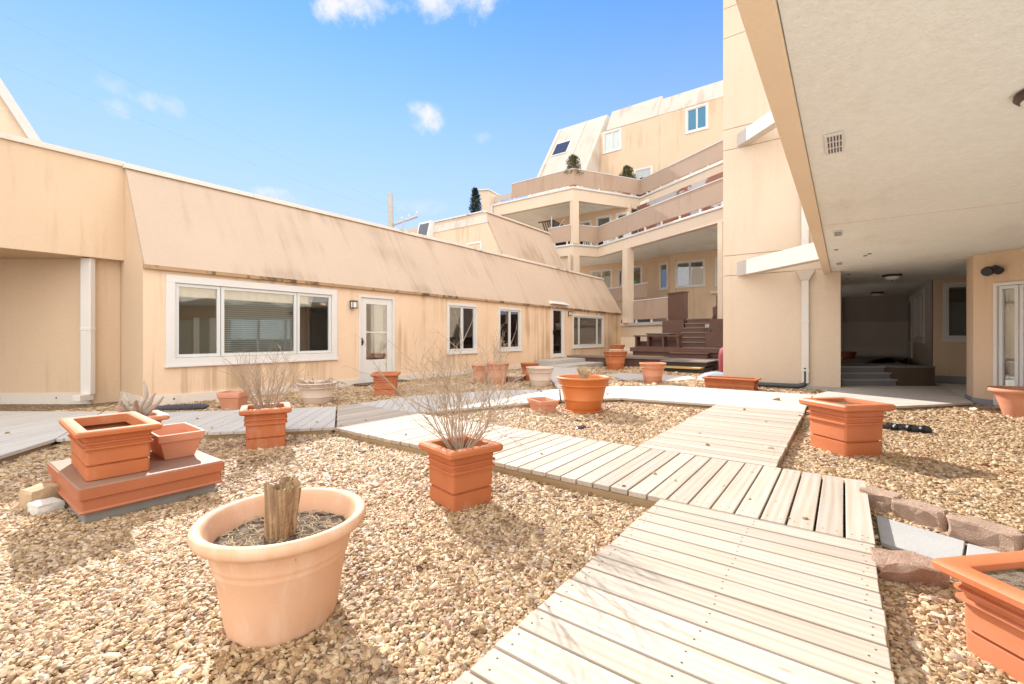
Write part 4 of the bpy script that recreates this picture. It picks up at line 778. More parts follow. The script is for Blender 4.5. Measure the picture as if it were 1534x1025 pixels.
MB().box(15.25, 16.5, 3.55, 4.95, .212, .345).build('upper_step', 'charcoal', fs_, bevel=.006); MB().box(15.15, 16.54, 3.5, 5.0, .347, .385).build('upper_tread', 'browng', fs_, bevel=.004)
mc = MB().lathe([(.0, 0), (.30, .01), (.33, .2), (.34, .62), (.30, .8), (.18, .9), (.0, .93)], 20, (0, 0, 0)); tag(mc.build('covered_grill', 'maroon', None, smooth=True, loc=(0, 0, 0)), 'maroon cover over a rounded grill, half hidden behind the tower corner', 'grill'); bpy.data.objects['covered_grill'].location = (15.2, 2.83, .0)
tp = MB(); tp.loft([[(12.9 + .45 * math.cos(a) * r * (1 + .25 * math.sin(3 * a)), 2.75 + .5 * math.sin(a) * r, z) for a in [i * .52 for i in range(12)]] for r, z in ((1, 0), (.9, .1), (.6, .2), (.2, .25))]); tag(tp.build('folded_tarp', 'bluetarp', None, smooth=True, loc=(12.9, 2.75, 0)), 'folded blue grey tarp lying by the tower corner', 'tarp')
# ------------------------------------------------------------------ planters
def rr(hx, hy, r, z, seg=4, rot=0, c=(0, 0)):
    pts = []; ca, sa = math.cos(rot), math.sin(rot)
    for (sx, sy, a0) in ((1, 1, 0), (-1, 1, 90), (-1, -1, 180), (1, -1, 270)):
        for i in range(seg + 1):
            a = R(a0 + 90 * i / seg); x = sx * (hx - r) + r * math.cos(a); y = sy * (hy - r) + r * math.sin(a)
            pts.append((c[0] + x * ca - y * sa, c[1] + x * sa + y * ca, z))
    return pts
SQ = [(-.012, 0), (0, .012), (.002, .27), (-.014, .285), (-.014, .30), (.003, .315), (.003, .60), (.02, .615), (.02, .645), (.005, .655), (.006, .71), (.022, .725), (.022, .75), (.008, .765), (.012, .85), (.05, .875), (.06, .9), (.062, .965), (.052, .995), (.04, 1.0), (.002, 1.0), (-.008, .985), (-.014, .9), (-.02, .8)]
TRAP = [(-.035, 0), (-.03, .01), (.03, .74), (.048, .75), (.06, .97), (.058, .99), (.04, 1.0), (.03, .99), (.018, .7), (.0, .5)]
TRAP2 = [(-.062, 0), (-.058, .012), (-.022, .70), (-.008, .715), (0, .96), (-.003, .99), (-.01, 1.0), (-.018, .99), (-.03, .7), (-.042, .45)]
def square_planter(c, rot, hx, hy, h, m, label, group, z0=0, prof=SQ, k=1.0, soil='soil', soil_z=.84, cat='planter', taper=0, rad=.02, name='square_planter'):
    t = thing(name, label, cat, (c[0], c[1], z0), group)
    rings = [rr(hx + o * k + taper * (fz - 1), hy + o * k + taper * (fz - 1), max(.006, min(rad, rad + o * k * .5)), z0 + fz * h, 3, rot, c) for o, fz in prof]
    MB().loft(rings, True, False).build('pot', m, t, smooth=True, angle=32)
    if soil:
        o_ = min(p[0] for p in prof[-2:]); s_ = soil_patch(lambda r, hx=hx + o_ * k + taper * (soil_z - 1), hy=hy + o_ * k + taper * (soil_z - 1): rr(hx * r, hy * r, .02 * r, z0 + soil_z * h, 3, rot, c)); s_.build('soil', soil, t, smooth=True)
    return t
def soil_patch(ring, amp=.012):
    mb = MB(); rings = []
    for r in (1.0, .93, .85, .76, .66, .55, .43, .3, .16):
        rings.append([(x, y, z + amp * 2 * (noise.noise(Vector((x * 14, y * 14, 3))) + .25 * (1 - r))) for x, y, z in ring(r)])
    return mb.loft(rings, False, True)
RND = [(.60, 0), (.615, .01), (.705, .36), (.735, .365), (.745, .39), (.73, .405), (.835, .74), (.90, .752), (.918, .772), (.90, .79), (.908, .80), (.965, .95), (.998, .96), (1.0, .985), (.985, 1.0), (.90, 1.0), (.875, .98), (.84, .8)]
POTF = [(.585, 0), (.605, .008), (.625, .03), (.64, .075), (.70, .36), (.745, .575), (.768, .61), (.774, .635), (.772, .655), (.785, .675), (.797, .695), (.796, .71), (.815, .76), (.845, .82), (.885, .855), (.93, .872), (.968, .888), (.992, .915), (1.0, .95), (.992, .98), (.972, .997), (.94, 1.0), (.905, .995), (.875, .975), (.86, .94), (.80, .82), (.765, .72)]
def round_planter(c, r, h, m, label, group=None, z0=0, prof=RND, soil='soil', soil_z=.86, n=48, name='round_pot', saucer=False, sy=1.0):
    t = thing(name, label, 'flower pot', (c[0], c[1], z0), group)
    MB().loft([[(c[0] + r * p * math.cos(2 * math.pi * i / n), c[1] + r * sy * p * math.sin(2 * math.pi * i / n), z0 + z * h) for i in range(n)] for p, z in prof], True, False).build('pot', m, t, smooth=True, angle=55)
    rs = r * .80
    if soil:
        q = [p for p in prof if p[1] < .99][-1][0]
        rs = r * (q + .012); soil_patch(lambda k: [(c[0] + rs * k * math.cos(2 * math.pi * i / n), c[1] + rs * sy * k * math.sin(2 * math.pi * i / n), z0 + soil_z * h) for i in range(n)], .01).build('soil', soil, t, smooth=True)
    if saucer:
        MB().lathe([(r * .55, z0 + .0), (r * .70, z0 + .005), (r * .735, z0 + .05), (r * .71, z0 + .055), (r * .62, z0 + .02)], n, (*c, 0)).build('saucer', m, t, smooth=True)
    return t
P1 = (.955, 1.925)
round_planter(P1, .335, .445, 'terra_f', 'large faded peach pot with a split wood stump, nearest the camera', None, prof=POTF, soil_z=.79, n=72)
square_planter((2.385, 2.235), R(-14), .165, .165, .43, 'terra', 'square ribbed terracotta planter holding the big bare shrub beside the crossing boardwalk', 'square ribbed terracotta planters')
square_planter((2.32, 5.06), R(-25), .182, .182, .44, 'terra', 'square ribbed terracotta planter with bare shrub in front of the large window', 'square ribbed terracotta planters')
square_planter((.87, 4.30), R(-3), .165, .35, .335, 'terra', 'long ribbed terracotta planter on the red metal hatch', 'square ribbed terracotta planters', z0=.25, soil='soil_g', soil_z=.72)
square_planter((1.275, 4.375), R(-3), .155, .26, .20, 'terra_p', 'small empty tapered terracotta planter on the red metal hatch', 'tapered terracotta planters', z0=.25, prof=TRAP2, soil='terra_p', soil_z=.40, name='tapered_planter', rad=.012)
square_planter((5.79, -.01), R(46), .215, .215, .53, 'terra_r', 'square ribbed orange planter right of the boardwalk, one face in sun', 'square ribbed terracotta planters', k=1.25, soil_z=.93)
sq = Vector((.71, -.704)); sp_ = Vector((-.64, -.768)); cF = Vector((2.36, -.253)) + sq * .50 + sp_ * .30
square_planter((cF.x, cF.y), math.atan2(sq.y, sq.x), .43, .235, .335, 'terra_r', 'low wide terracotta trough of dark soil cut off by the lower right edge', 'square ribbed terracotta planters', soil_z=.93, k=1.15)
square_planter((5.72, 7.4), R(-45), .205, .205, .45, 'terra', 'square ribbed terracotta planter with a thin stem in front of the white door', 'square ribbed terracotta planters', z0=.02)
square_planter((10.98, 2.03), R(88), .5, .22, .28, 'terra', 'long low ribbed terracotta trough at the foot of the tower wall', 'terracotta troughs', name='trough_planter')
square_planter((5.93, 3.80), R(58), .25, .165, .215, 'terra_p', 'small empty terracotta trough leaning against the bright orange pot', 'terracotta troughs', prof=TRAP2, soil='soil', soil_z=.62, name='trough_planter', rad=.012)
round_planter((6.36, 3.31), .425, .565, 'terra_b', 'bright orange glazed pot with a dry tuft beside the small trough', 'round pots', prof=RND, saucer=True)
round_planter((4.25, 7.40), .335, .40, 'terra_w', 'whitened clay pot of dead stems below the large window', 'round pots')
square_planter((3.16, 8.0), R(-50), .18, .18, .30, 'terra_p', 'small plain terracotta pot by the base board behind the bare shrub', 'tapered terracotta planters', prof=TRAP2, name='tapered_planter')
round_planter((8.76, 7.49), .25, .47, 'terra_p', 'terracotta pot behind the big bare shrub, the smaller of a touching pair', 'round pots')
round_planter((8.62, 6.83), .29, .55, 'terra_p', 'terracotta pot behind the big bare shrub, the larger of a touching pair', 'round pots')
round_planter((9.75, 6.65), .25, .50, 'terra', 'plain terracotta pot hidden behind the pale dusty pot', 'round pots')
round_planter((8.83, 5.73), .33, .48, 'terra_w', 'pale dusty clay pot between the bare shrub and the bright orange pot', 'round pots')
round_planter((9.35, 6.95), .36, .2, 'terra_w', 'shallow pale clay bowl on the gravel between the round pots', 'round pots', prof=[(.6, 0), (.95, .85), (1, .9), (1, 1), (.92, 1), (.85, .7)], soil_z=.72)
round_planter((14.87, 6.49), .43, .68, 'terra', 'large terracotta pot in front of the brown slatted platform', 'round pots')
round_planter((16.95, 7.3), .30, .46, 'terra_d' if 0 else 'terra', 'terracotta pot standing up on the brown platform near the far window', 'round pots', z0=.40)
round_planter((16.0, 6.95), .27, .70, 'terra_w', 'pale clay pot tucked behind the large terracotta pot by the platform', 'round pots')
tT = round_planter((11.2, 3.88), .33, .53, 'terra_p', 'banded terracotta pot in front of the charcoal steps', 'round pots')
round_planter((9.77, -2.17), .42, .43, 'terra_p', 'wide pink terracotta bowl pot by the sliding door', 'round pots', prof=[(.56, 0), (.59, .02), (.70, .42), (.76, .56), (.775, .6), (.79, .66), (.86, .80), (.95, .86), (1.0, .9), (1.0, .96), (.985, 1.0), (.91, 1.0), (.88, .95), (.85, .8)], soil_z=.88)
round_planter((17.6, -.12), .22, .22, 'terra_d', 'small dark red pot on the raised floor inside the passage', 'round pots', z0=.50, soil=None)
# pot with driftwood behind the hatch
square_planter((1.22, 5.15), R(-3), .15, .15, .37, 'terra_p', 'pale rimmed terracotta planter with driftwood behind the hatch planter', 'square ribbed terracotta planters', z0=.12, soil_z=.9)
# ------------------------------------------------------------------ dead wood and bare plants
def trunk(c, r, h, m, name, label, cat, splits=9, lean=(0, 0), n=36):
    mb = MB(); rings = []
    tops = [random.uniform(.83, 1.0) for _ in range(splits)]
    for kz in range(9):
        t = kz / 8; ring = []
        for i in range(n):
            a = 2 * math.pi * i / n; sp = int(i * splits / n); ph = (i * splits / n) % 1
            rad = r * (.93 + .16 * t + .13 * noise.noise(Vector((math.cos(a) * 2.2, math.sin(a) * 2.2, t * 1.2))) ) * (1 - .17 * max(0, 1 - abs(ph - .02) * 9))
            top = h * (1 - (1 - tops[sp]) * t * t) if t > .5 else h
            ring.append((c[0] + math.cos(a) * rad + lean[0] * t, c[1] + math.sin(a) * rad + lean[1] * t, c[2] + t * top))
        rings.append(ring)
    rings.append([(c[0] + (p[0] - c[0] - lean[0]) * .55 + lean[0], c[1] + (p[1] - c[1] - lean[1]) * .55 + lean[1], c[2] + h * random.uniform(.55, .95)) for p in rings[-1]])
    mb.loft(rings, True, True); o = mb.build(name, m, None, loc=c)
    return tag(o, label, cat)
trunk((P1[0] - .01, P1[1] + .01, .345), .066, .245, 'stump', 'wood_stump', 'split brown wood stump standing in the faded peach pot', 'stump', splits=5, lean=(.01, -.012))
dw = MB(); rnd = random.Random(14)
for i in range(11):
    a = rnd.uniform(0, 6.28); p = Vector((1.22 + .04 * math.cos(a), 5.15 + .04 * math.sin(a), .43)); h = rnd.uniform(.16, .30) if i else .38; d = Vector((.5 * math.cos(a), .5 * math.sin(a), 1)); pts = [p.copy()]
    for k in range(6):
        d = (d + Vector((rnd.uniform(-.32, .32), rnd.uniform(-.32, .32), rnd.uniform(-.1, .3)))).normalized(); pts.append(pts[-1] + d * h / 6)
    r0 = rnd.uniform(.022, .036); dw.tube(pts, [r0 * f_ for f_ in (1.2, 1.0, .95, .8, .75, .55, .25)], 7)
tag(dw.build('driftwood', 'driftwood', None, loc=(1.22, 5.15, .44)), 'twisted grey driftwood standing in the pale rimmed planter', 'driftwood')
def branch(mb, p, d, length, rad, lvl, rnd, bend=.25, up=.10, tips=None):
    n = max(3, int(length / .05)); pts = [Vector(p)]; dd = Vector(d).normalized(); kids = []
    for i in range(n):
        dd = (dd + Vector((rnd.uniform(-bend, bend), rnd.uniform(-bend, bend), rnd.uniform(-bend, bend) + up)) * .5).normalized()
        pts.append(pts[-1] + dd * (length / n))
        if lvl > 0 and i >= n * .22 and rnd.random() < .66:
            kids.append((pts[-1].copy(), dd.copy(), i / n))
    rs = [rad * (1 - .75 * i / n) for i in range(n + 1)]
    mb.tube(pts, rs, 4 if rad < .004 else 5, True)
    for q, e, t in kids:
        ax = e.orthogonal().normalized(); ax.rotate(Matrix.Rotation(rnd.uniform(0, 6.28), 3, e))
        nd = (e + ax * rnd.uniform(.45, .95)).normalized()
        branch(mb, q, nd, length * rnd.uniform(.28, .55) * (1 - .35 * t), rad * .55, lvl - 1, rnd, bend, up * .7)
def shrub(c, n, h, spread, seed, label, rad=.0055, lvl=2, base=.07, group='bare shrubs in planters'):
    rnd = random.Random(seed); mb = MB()
    for i in range(n):
        a = rnd.uniform(0, 6.283); k = rnd.random() ** .5
        p = (c[0] + base * k * math.cos(a), c[1] + base * k * math.sin(a), c[2] - .02)
        d = Vector((math.cos(a) * k * spread, math.sin(a) * k * spread, 1))
        branch(mb, p, d, h * rnd.uniform(.55, 1.0), rad * rnd.uniform(.6, 1.1), lvl, rnd, .28, .05)
    return tag(mb.build('bare_shrub', 'twig', None, loc=c), label, 'shrub', group)
shrub((2.385, 2.235, .37), 40, .90, 1.15, 3, 'wide spreading bare leafless shrub growing from the planter beside the crossing boardwalk', rad=.0056, lvl=2)
shrub((2.32, 5.06, .385), 44, .68, .8, 8, 'dense upright bare shrub growing from the planter in front of the large window', rad=.006)
shrub((8.66, 7.0, .50), 12, .75, .7, 21, 'faint bare twigs growing from the touching pair of terracotta pots', rad=.006, lvl=2, base=.2)
sp1 = MB(); rnd = random.Random(4); branch(sp1, (5.72, 7.4, .40), (0.02, 0, 1), .42, .009, 1, rnd, .1, .1); branch(sp1, (5.62, 7.5, .40), (0.02, 0, 1), .3, .006, 0, rnd, .1, .1)
tag(sp1.build('bare_sapling', 'twig', None, loc=(5.72, 7.4, .4)), 'single thin bare stem in the planter by the white door', 'stem')
def straw_tuft(c, n, h, sp, m, name, label, seed, rad=.004, droop=0):
    rnd = random.Random(seed); mb = MB()
    for i in range(n):
        a = rnd.uniform(0, 6.28); l = rnd.uniform(.5, 1) * h; s_ = rnd.random() * sp
        p0 = Vector(c) + Vector((math.cos(a) * .03, math.sin(a) * .03, 0)); p1 = p0 + Vector((math.cos(a) * s_ * .5, math.sin(a) * s_ * .5, l * .7)); p2 = p0 + Vector((math.cos(a + .4) * s_, math.sin(a + .4) * s_, l * (1 - droop)))
        mb.tube([p0, p1, p2], [rad, rad, rad * .4], 4)
    return tag(mb.build(name, m, None, loc=c), label, 'dry plant')
straw_tuft((6.36, 3.31, .49), 60, .24, .11, 'straw', 'dry_tuft', 'dry straw coloured tuft standing in the bright orange pot', 5, .008)
def litter(c, r, n, seed, m='straw', z=0):
    rnd = random.Random(seed); mb = MB()
    for i in range(n):
        a = rnd.uniform(0, 6.28); q = r * rnd.random() ** .5; x, y = c[0] + q * math.cos(a), c[1] + q * math.sin(a); b = rnd.uniform(0, 6.28); l = rnd.uniform(.02, .06)
        pts = [Vector((x, y, z + .008 + rnd.random() * .01))]
        for k in range(4):
            b += rnd.uniform(-.9, .9); pts.append(pts[-1] + Vector((math.cos(b) * l / 3, math.sin(b) * l / 3, rnd.uniform(-.004, .005))))
        mb.tube(pts, .0016, 4)
    return mb
sx = litter(P1, .235, 220, 3, z=.350).build('straw_litter', 'straw', None, loc=(P1[0], P1[1], .358)); tag(sx, 'pale straw strands scattered on the soil of the faded peach pot', 'straw', kind='stuff')
q = MB(); rnd = random.Random(9)
for i in range(34):
    a = rnd.uniform(0, 6.28); c = (4.25 + .1 * math.cos(a), 7.4 + .1 * math.sin(a), .36); e = rnd.uniform(.2, .42); dx, dy = math.cos(a) * e, math.sin(a) * e
    q.tube([c, (c[0] + dx * .6, c[1] + dy * .6, c[2] + rnd.uniform(.03, .10)), (c[0] + dx, c[1] + dy, c[2] - rnd.uniform(0, .02)), (c[0] + dx * 1.15, c[1] + dy * 1.15, c[2] - (rnd.uniform(.1, .3) if e > .3 else .02))], [.006, .006, .005, .002], 4)
tag(q.build('dead_stems', 'twig', None, loc=(4.25, 7.4, .36)), 'tangle of dead stems drooping over the rim of the whitened clay pot', 'dry plant')
# ------------------------------------------------------------------ hatch, stones, blocks and odds and ends
ht = thing('roof_hatch', 'low red painted metal hatch on a grey curb carrying two planters', 'hatch', (1.04, 4.35, 0))
MB().box(.66, 1.40, 3.87, 4.82, -.02, .085).build('curb', 'zinc', ht, bevel=.008)
MB().loft([rr(.40, .50, .012, .08, 2, 0, (1.035, 4.33)), rr(.405, .505, .012, .088, 2, 0, (1.035, 4.33)), rr(.395, .495, .012, .10, 2, 0, (1.035, 4.33)), rr(.395, .495, .012, .165, 2, 0, (1.035, 4.33)), rr(.41, .51, .012, .172, 2, 0, (1.035, 4.33)), rr(.412, .512, .012, .24, 2, 0, (1.035, 4.33))], True, True).build('cover', 'redmetal', ht)
MB().loft([rr(.41, .51, .012, .2402, 2, 0, (1.035, 4.33)), rr(.40, .50, .012, .249, 2, 0, (1.035, 4.33))], False, True).build('cover_top', 'redtop', ht)
def rock(c, dims, m, name, label, cat, seed, rot=0, group=None, amp=.12, sub=3):
    b = bmesh.new(); bmesh.ops.create_cube(b, size=2); bmesh.ops.subdivide_edges(b, edges=b.edges, cuts=5, use_grid_fill=True)
    for v in b.verts:
        p = v.co.copy(); p = p * .55 + p.normalized() * .62 * .8
        nn = noise.noise(p * 1.7 + Vector((seed * 3.1, 0, 0))) * amp + noise.noise(p * 6 + Vector((seed, 5, 0))) * amp * .35
        v.co = Vector((p.x * dims[0] * (1 + nn), p.y * dims[1] * (1 + nn), p.z * dims[2] * (1 + nn)))
    me = bpy.data.meshes.new(name); b.to_mesh(me); b.free(); me.materials.append(M[m]); o = bpy.data.objects.new(name, me); COL.objects.link(o)
    o.location = (c[0], c[1], c[2] + dims[2] * .9); o.rotation_euler = (0, 0, rot); me.polygons.foreach_set('use_smooth', [True] * len(me.polygons)); me.set_sharp_from_angle(angle=R(30))
    return tag(o, label, cat, group)
rock((.555, 4.58, -.02), (.09, .085, .085), 'tan', 'sandstone_block', 'tan sandstone block beside the red hatch', 'stone', 2, .3)
rock((.555, 4.37, -.015), (.075, .085, .05), 'palestone', 'pale_stone', 'pale grey stone in front of the tan block by the hatch', 'stone', 5, .2)
def wall_block(c, rot, l, w, h, m, label, seed, chip=.03):
    """split-face retaining block with bevelled back corners"""
    pl = [(-l / 2, -w / 2), (l / 2, -w / 2), (l / 2 + .02, -w / 2 + .04), (l * .38, w / 2), (-l * .38, w / 2), (-l / 2 - .02, -w / 2 + .04)]
    b = bmesh.new(); vb = [b.verts.new((x, y, 0)) for x, y in pl]; vt = [b.verts.new((x, y, h)) for x, y in pl]
    b.faces.new(vb[::-1]); b.faces.new(vt)
    for i in range(6): b.faces.new((vb[i], vb[(i + 1) % 6], vt[(i + 1) % 6], vt[i]))
    bmesh.ops.bevel(b, geom=b.edges[:], offset=.008, segments=1, affect='EDGES'); bmesh.ops.triangulate(b, faces=b.faces)
    bmesh.ops.subdivide_edges(b, edges=[e for e in b.edges if e.calc_length() > .03], cuts=3, use_grid_fill=False); bmesh.ops.triangulate(b, faces=b.faces)
    for v in b.verts:
        k = chip * (1.0 if v.co.y < 0 else .5); v.co += Vector((noise.noise(v.co * 14 + Vector((seed, 0, 0))), noise.noise(v.co * 14 + Vector((0, seed, 9))), noise.noise(v.co * 11 + Vector((3, seed, 2))) * .5)) * k
    me = bpy.data.meshes.new('wall_block'); b.to_mesh(me); b.free(); me.materials.append(M[m]); o = bpy.data.objects.new('wall_block', me); COL.objects.link(o); o.location = c; o.rotation_euler = (0, 0, rot)
    return tag(o, label, 'block', 'pink split face edging blocks')
dirb = math.atan2(-.8, -.56)   # run of the edging, the split face looks towards the camera
for i, (x, y, rt, l, h, lb_) in enumerate(((4.03, -.215, .62, .20, .11, 'rounded pink edging block touching the boardwalk end'), (3.86, -.405, .42, .24, .105, 'pink split face edging block between the rounded one and its longer neighbour'), (3.69, -.66, .42, .29, .105, 'longest pink split face edging block in the curved row'), (3.52, -.93, .5, .27, .105, 'pink edging block at the far right end of the curved row'))):
    wall_block((x, y, .0), math.atan2(.83, .55) + rt * .2, l * .96, .15, h + .015, 'brick', lb_, i * 3.3)
for o in [o for o in bpy.data.objects if o.name.startswith('wall_block')]: o.rotation_euler[2] += math.pi
wall_block((2.93, -.235, -.02), math.atan2(-.8, .4) , .28, .19, .13, 'brick', 'mossy pink block lying alone beside the near boardwalk', 17, .05)
PATHS.append([(3.83, -.14), (3.25, -.14), (2.65, -1.3), (3.35, -1.45)])
pv = MB(); pv.prism([(3.80, -.17), (3.32, -.17), (3.2, -.48), (3.62, -.56)], -.01, .022); pv.prism([(3.19, -.49), (3.61, -.57), (3.5, -.9), (3.0, -.8)], -.01, .017); pv.prism([(3.49, -.92), (2.99, -.82), (2.7, -1.3), (3.3, -1.4)], -.01, .02)
tag(pv.build('pavement', 'slab', None, bevel=.004), kind='structure')
hs_ = MB(); pts = [(7.42 + .02 * math.sin(i * 2), -.42 - .40 * i / 70, .05 + .004 * math.sin(i * .2)) for i in range(71)]
hs_.tube(pts, [.046 + .007 * (i % 2) for i in range(71)], 14); tag(hs_.build('corrugated_pipe', 'black', None, loc=(7.42, -.6, 0)), 'short black corrugated drain pipe on the gravel behind the sunlit planter', 'pipe', 'corrugated pipes')
hs_ = MB(); pts = [(2.0 + .68 * i / 50, 8.12 - .48 * i / 50, .155 - .002 * math.sin(i)) for i in range(51)]
hs_.tube(pts, [(.03 + .02 * min(1, i / 25)) * (1 if i % 2 else .8) for i in range(46)] + [.045, .04, .03, .02, .01], 10); tag(hs_.build('corrugated_pipe', 'mesh', None, loc=(2.3, 7.9, .1)), 'thin ribbed dark hose on the boards at the corner of the long building', 'pipe', 'corrugated pipes')
sc_ = MB().loft([[(5.18 + .11 * math.cos(a) * k, 2.73 + .05 * math.sin(a) * k, z) for a in [i * .628 for i in range(10)]] for k, z in ((1, .0), (1.05, .02), (.8, .035))]); tag(sc_.build('slate_scrap', 'black', None, loc=(5.18, 2.73, 0)), 'small flat black scrap on the gravel in front of the bright orange pot', 'scrap')
bounce_paving = MB(); bounce_paving.prism([(15.21, .05), (19.79, .05), (19.79, 4.6), (15.21, 2.4)], -.01, .06); bounce_paving.prism([(11.51, -3.99), (14.99, -3.99), (14.99, -1.8), (11.51, -1.8)], -.01, .06); bounce_paving.prism([(.3, -.75), (9.0, -2.7), (9.0, -9), (.3, -9)], -.01, .03); bounce_paving.prism([(-9, -9), (.29, -9), (.29, .9), (-1.65, .9), (-9, .9)], -.01, .03); tag(bounce_paving.build('pavement', 'paving', None), kind='structure')  # unseen pale floors added to bounce light up; one also floors the recess
lv = MB(); rnd = random.Random(31)
for i in range(900):
    x, y = rnd.uniform(.3, 10), rnd.uniform(-2, 9)
    if rnd.random() < .5 and y > 0: x, y = 1 + 2.2 * rnd.random(), 1.2 + 3.5 * rnd.random()
    if any(inpoly(p_, np.array([x]), np.array([y]))[0] for p_ in PATHS): continue
    a = rnd.uniform(0, 6.28); l = rnd.uniform(.012, .032); d = Vector((math.cos(a), math.sin(a), rnd.uniform(-.2, .4))) * l; e = Vector((-math.sin(a), math.cos(a), rnd.uniform(-.4, .4))) * l * .45; p = Vector((x, y, rnd.uniform(.022, .032)))
    lv.add([p - d, p - e + Vector((0, 0, .004)), p + d, p + e], [(0, 1, 2, 3)])
tag(lv.build('leaf_litter', 'deadleaf', None, recalc=False), 'scattered brown dead leaf scraps lying on the gravel', 'leaves', kind='stuff')
# lamps
def wall_lamp(x, z, label):
    t = thing('wall_lantern', label, 'wall lamp', (x, 9.4, z), 'black wall lanterns')
    MB().box(x - .05, x + .05, 9.375, 9.398, z - .09, z + .09).build('back_plate', 'black', t, bevel=.004); MB().box(x - .07, x + .07, 9.25, 9.374, z + .06, z + .085).build('cap', 'black', t, bevel=.004)
    MB().box(x - .05, x + .05, 9.27, 9.36, z - .08, z + .058).build('glass', 'lampglass', t, bevel=.004)
    f_ = MB()
    for a, b in ((-.06, -.048), (.048, .06)):
        for c, d in ((9.258, 9.27), (9.36, 9.372)): f_.box(x + a, x + b, c, d, z - .09, z + .06)
    f_.box(x - .062, x + .062, 9.256, 9.374, z - .1, z - .082); f_.build('cage', 'black', t)
wall_lamp(6.27, 1.96, 'small black lantern on the wall left of the white door'); wall_lamp(16.72, 2.17, 'small black lantern right of the narrow hooded door')
def dome_lamp(x, y, r, label):
    t = thing('ceiling_lamp', label, 'ceiling lamp', (x, y, 2.6), 'round ceiling lamps')
    MB().lathe([(r * .9, 2.602), (r, 2.595), (r * 1.02, 2.575), (r * .9, 2.555), (r * .82, 2.55)], 40, (x, y, 0), True).build('ring', 'bronze', t, smooth=True)
    MB().lathe([(r * .82, 2.556), (r * .78, 2.53), (r * .6, 2.5), (r * .33, 2.482), (.0, 2.477)], 40, (x, y, 0), False).build('bowl', 'lampglass', t, smooth=True)
    MB().lathe([(.012, 2.479), (.014, 2.468), (0, 2.458)], 12, (x, y, 0)).build('finial', 'bronze', t, smooth=True)
dome_lamp(3.83, -.935, .14, 'round bronze rimmed ceiling lamp cut by the right edge'); dome_lamp(13.3, -.88, .18, 'bronze rimmed ceiling lamp at the mouth of the passage'); dome_lamp(18.3, -.85, .18, 'darker bronze ceiling lamp deep inside the passage')
fl_ = thing('security_light', 'black twin security light above the sliding door frame', 'wall lamp', (10.78, -2.0, 2.28))
cx, cy = 10.74, -1.93; MB().lathe([(.0, -.03), (.055, -.03), (.06, .04), (.0, .05)], 16, (10.765, -1.985, 2.28)).build('mount', 'black', fl_, smooth=True)
for p, r_, ax in (((10.70, -1.93, 2.29), .075, (-.85, .4, -.35)), ((10.66, -2.02, 2.30), .062, (-.75, -.35, -.55))):
    a = Vector(ax).normalized(); p = Vector(p); MB().tube([p - a * .09, p - a * .06, p, p + a * .05, p + a * .07], [r_ * .35, r_ * .85, r_, r_ * 1.05, r_ * .9], 18).build('lamp_head', 'black', fl_, smooth=True)
# ------------------------------------------------------------------ plants on the far terraces and roof
def leaf_plant(c, r, h, n, m, name, label, cat, seed, conic=1.0, size=.09, trunk_h=.15):
    rnd = random.Random(seed); t = thing(name, label, cat, c, 'plants on the roofs and balconies'); mb = MB()
    for i in range(n):
        f_ = rnd.random(); a = rnd.uniform(0, 6.28); prof = (1 - f_) ** conic * (1 if f_ > .08 else .6)
        q = r * prof * (rnd.random() ** .4) * (1 + .85 * noise.noise(Vector((math.cos(a) * 1.6, math.sin(a) * 1.6 + seed, f_ * 3.5)))); p = Vector((c[0] + q * math.cos(a), c[1] + q * math.sin(a), c[2] + trunk_h + f_ * h + rnd.uniform(-.03, .03)))
        d = Vector((rnd.gauss(0, 1), rnd.gauss(0, 1), rnd.gauss(.6, 1))).normalized(); e = d.orthogonal().normalized() * size * .4; l = size * rnd.uniform(.6, 1.3)
        mb.add([p - e, p + d * l * .5 - e * .2, p + d * l, p + e + d * l * .3], [(0, 1, 2, 3)])
    mb.build('foliage', m, t, recalc=False); MB().tube([(c[0], c[1], c[2]), (c[0], c[1], c[2] + trunk_h + h * .7)], [.035, .012], 6).build('trunk', 'bark', t)
leaf_plant((19.6, 17.2, 8.15), .36, 1.5, 3200, 'leafd', 'cypress', 'dark narrow cypress standing at the far roof edge against the sky', 'tree', 3, .42, .13)
MB_ = MB().box(19.2, 20.0, 16.9, 17.6, 6.3, 8.2); tag(MB_.build('roof_box', 'cheek', None, loc=(19.6, 17.2, 6.4)), 'peach roof box under the dark cypress behind the second mansard', 'roof box')
leaf_plant((20.5, 15.95, 7.3), .42, .75, 700, 'leafd', 'round_shrub', 'small dark green shrub behind the ridge of the second mansard', 'shrub', 6, .6, .11)
tag(MB().box(20.0, 21.0, 15.4, 16.5, 6.3, 7.35).build('roof_box', 'cheek', None, loc=(20.5, 15.9, 6.4)), 'peach roof box under the small dark shrub', 'roof box')
leaf_plant((22.9, 12.6, 10.25), .5, 1.25, 1900, 'leafo', 'balcony_shrub', 'olive bushy shrub behind the upper brown parapet corner', 'shrub', 9, .33, .14)
leaf_plant((26.7, 10.9, 10.3), .8, 1.35, 2400, 'leafo', 'balcony_shrub', 'olive pointed shrub at the inner bend of the upper parapet', 'shrub', 12, .6, .15)
for (x, y) in ((22.9, 12.6), (26.7, 10.9)):
    round_planter((x, y), .32, .45, 'terra_p', 'terracotta tub under the shrub at the %s of the upper parapet' % ('corner' if x < 25 else 'inner bend'), 'balcony tubs', z0=9.86, n=20)
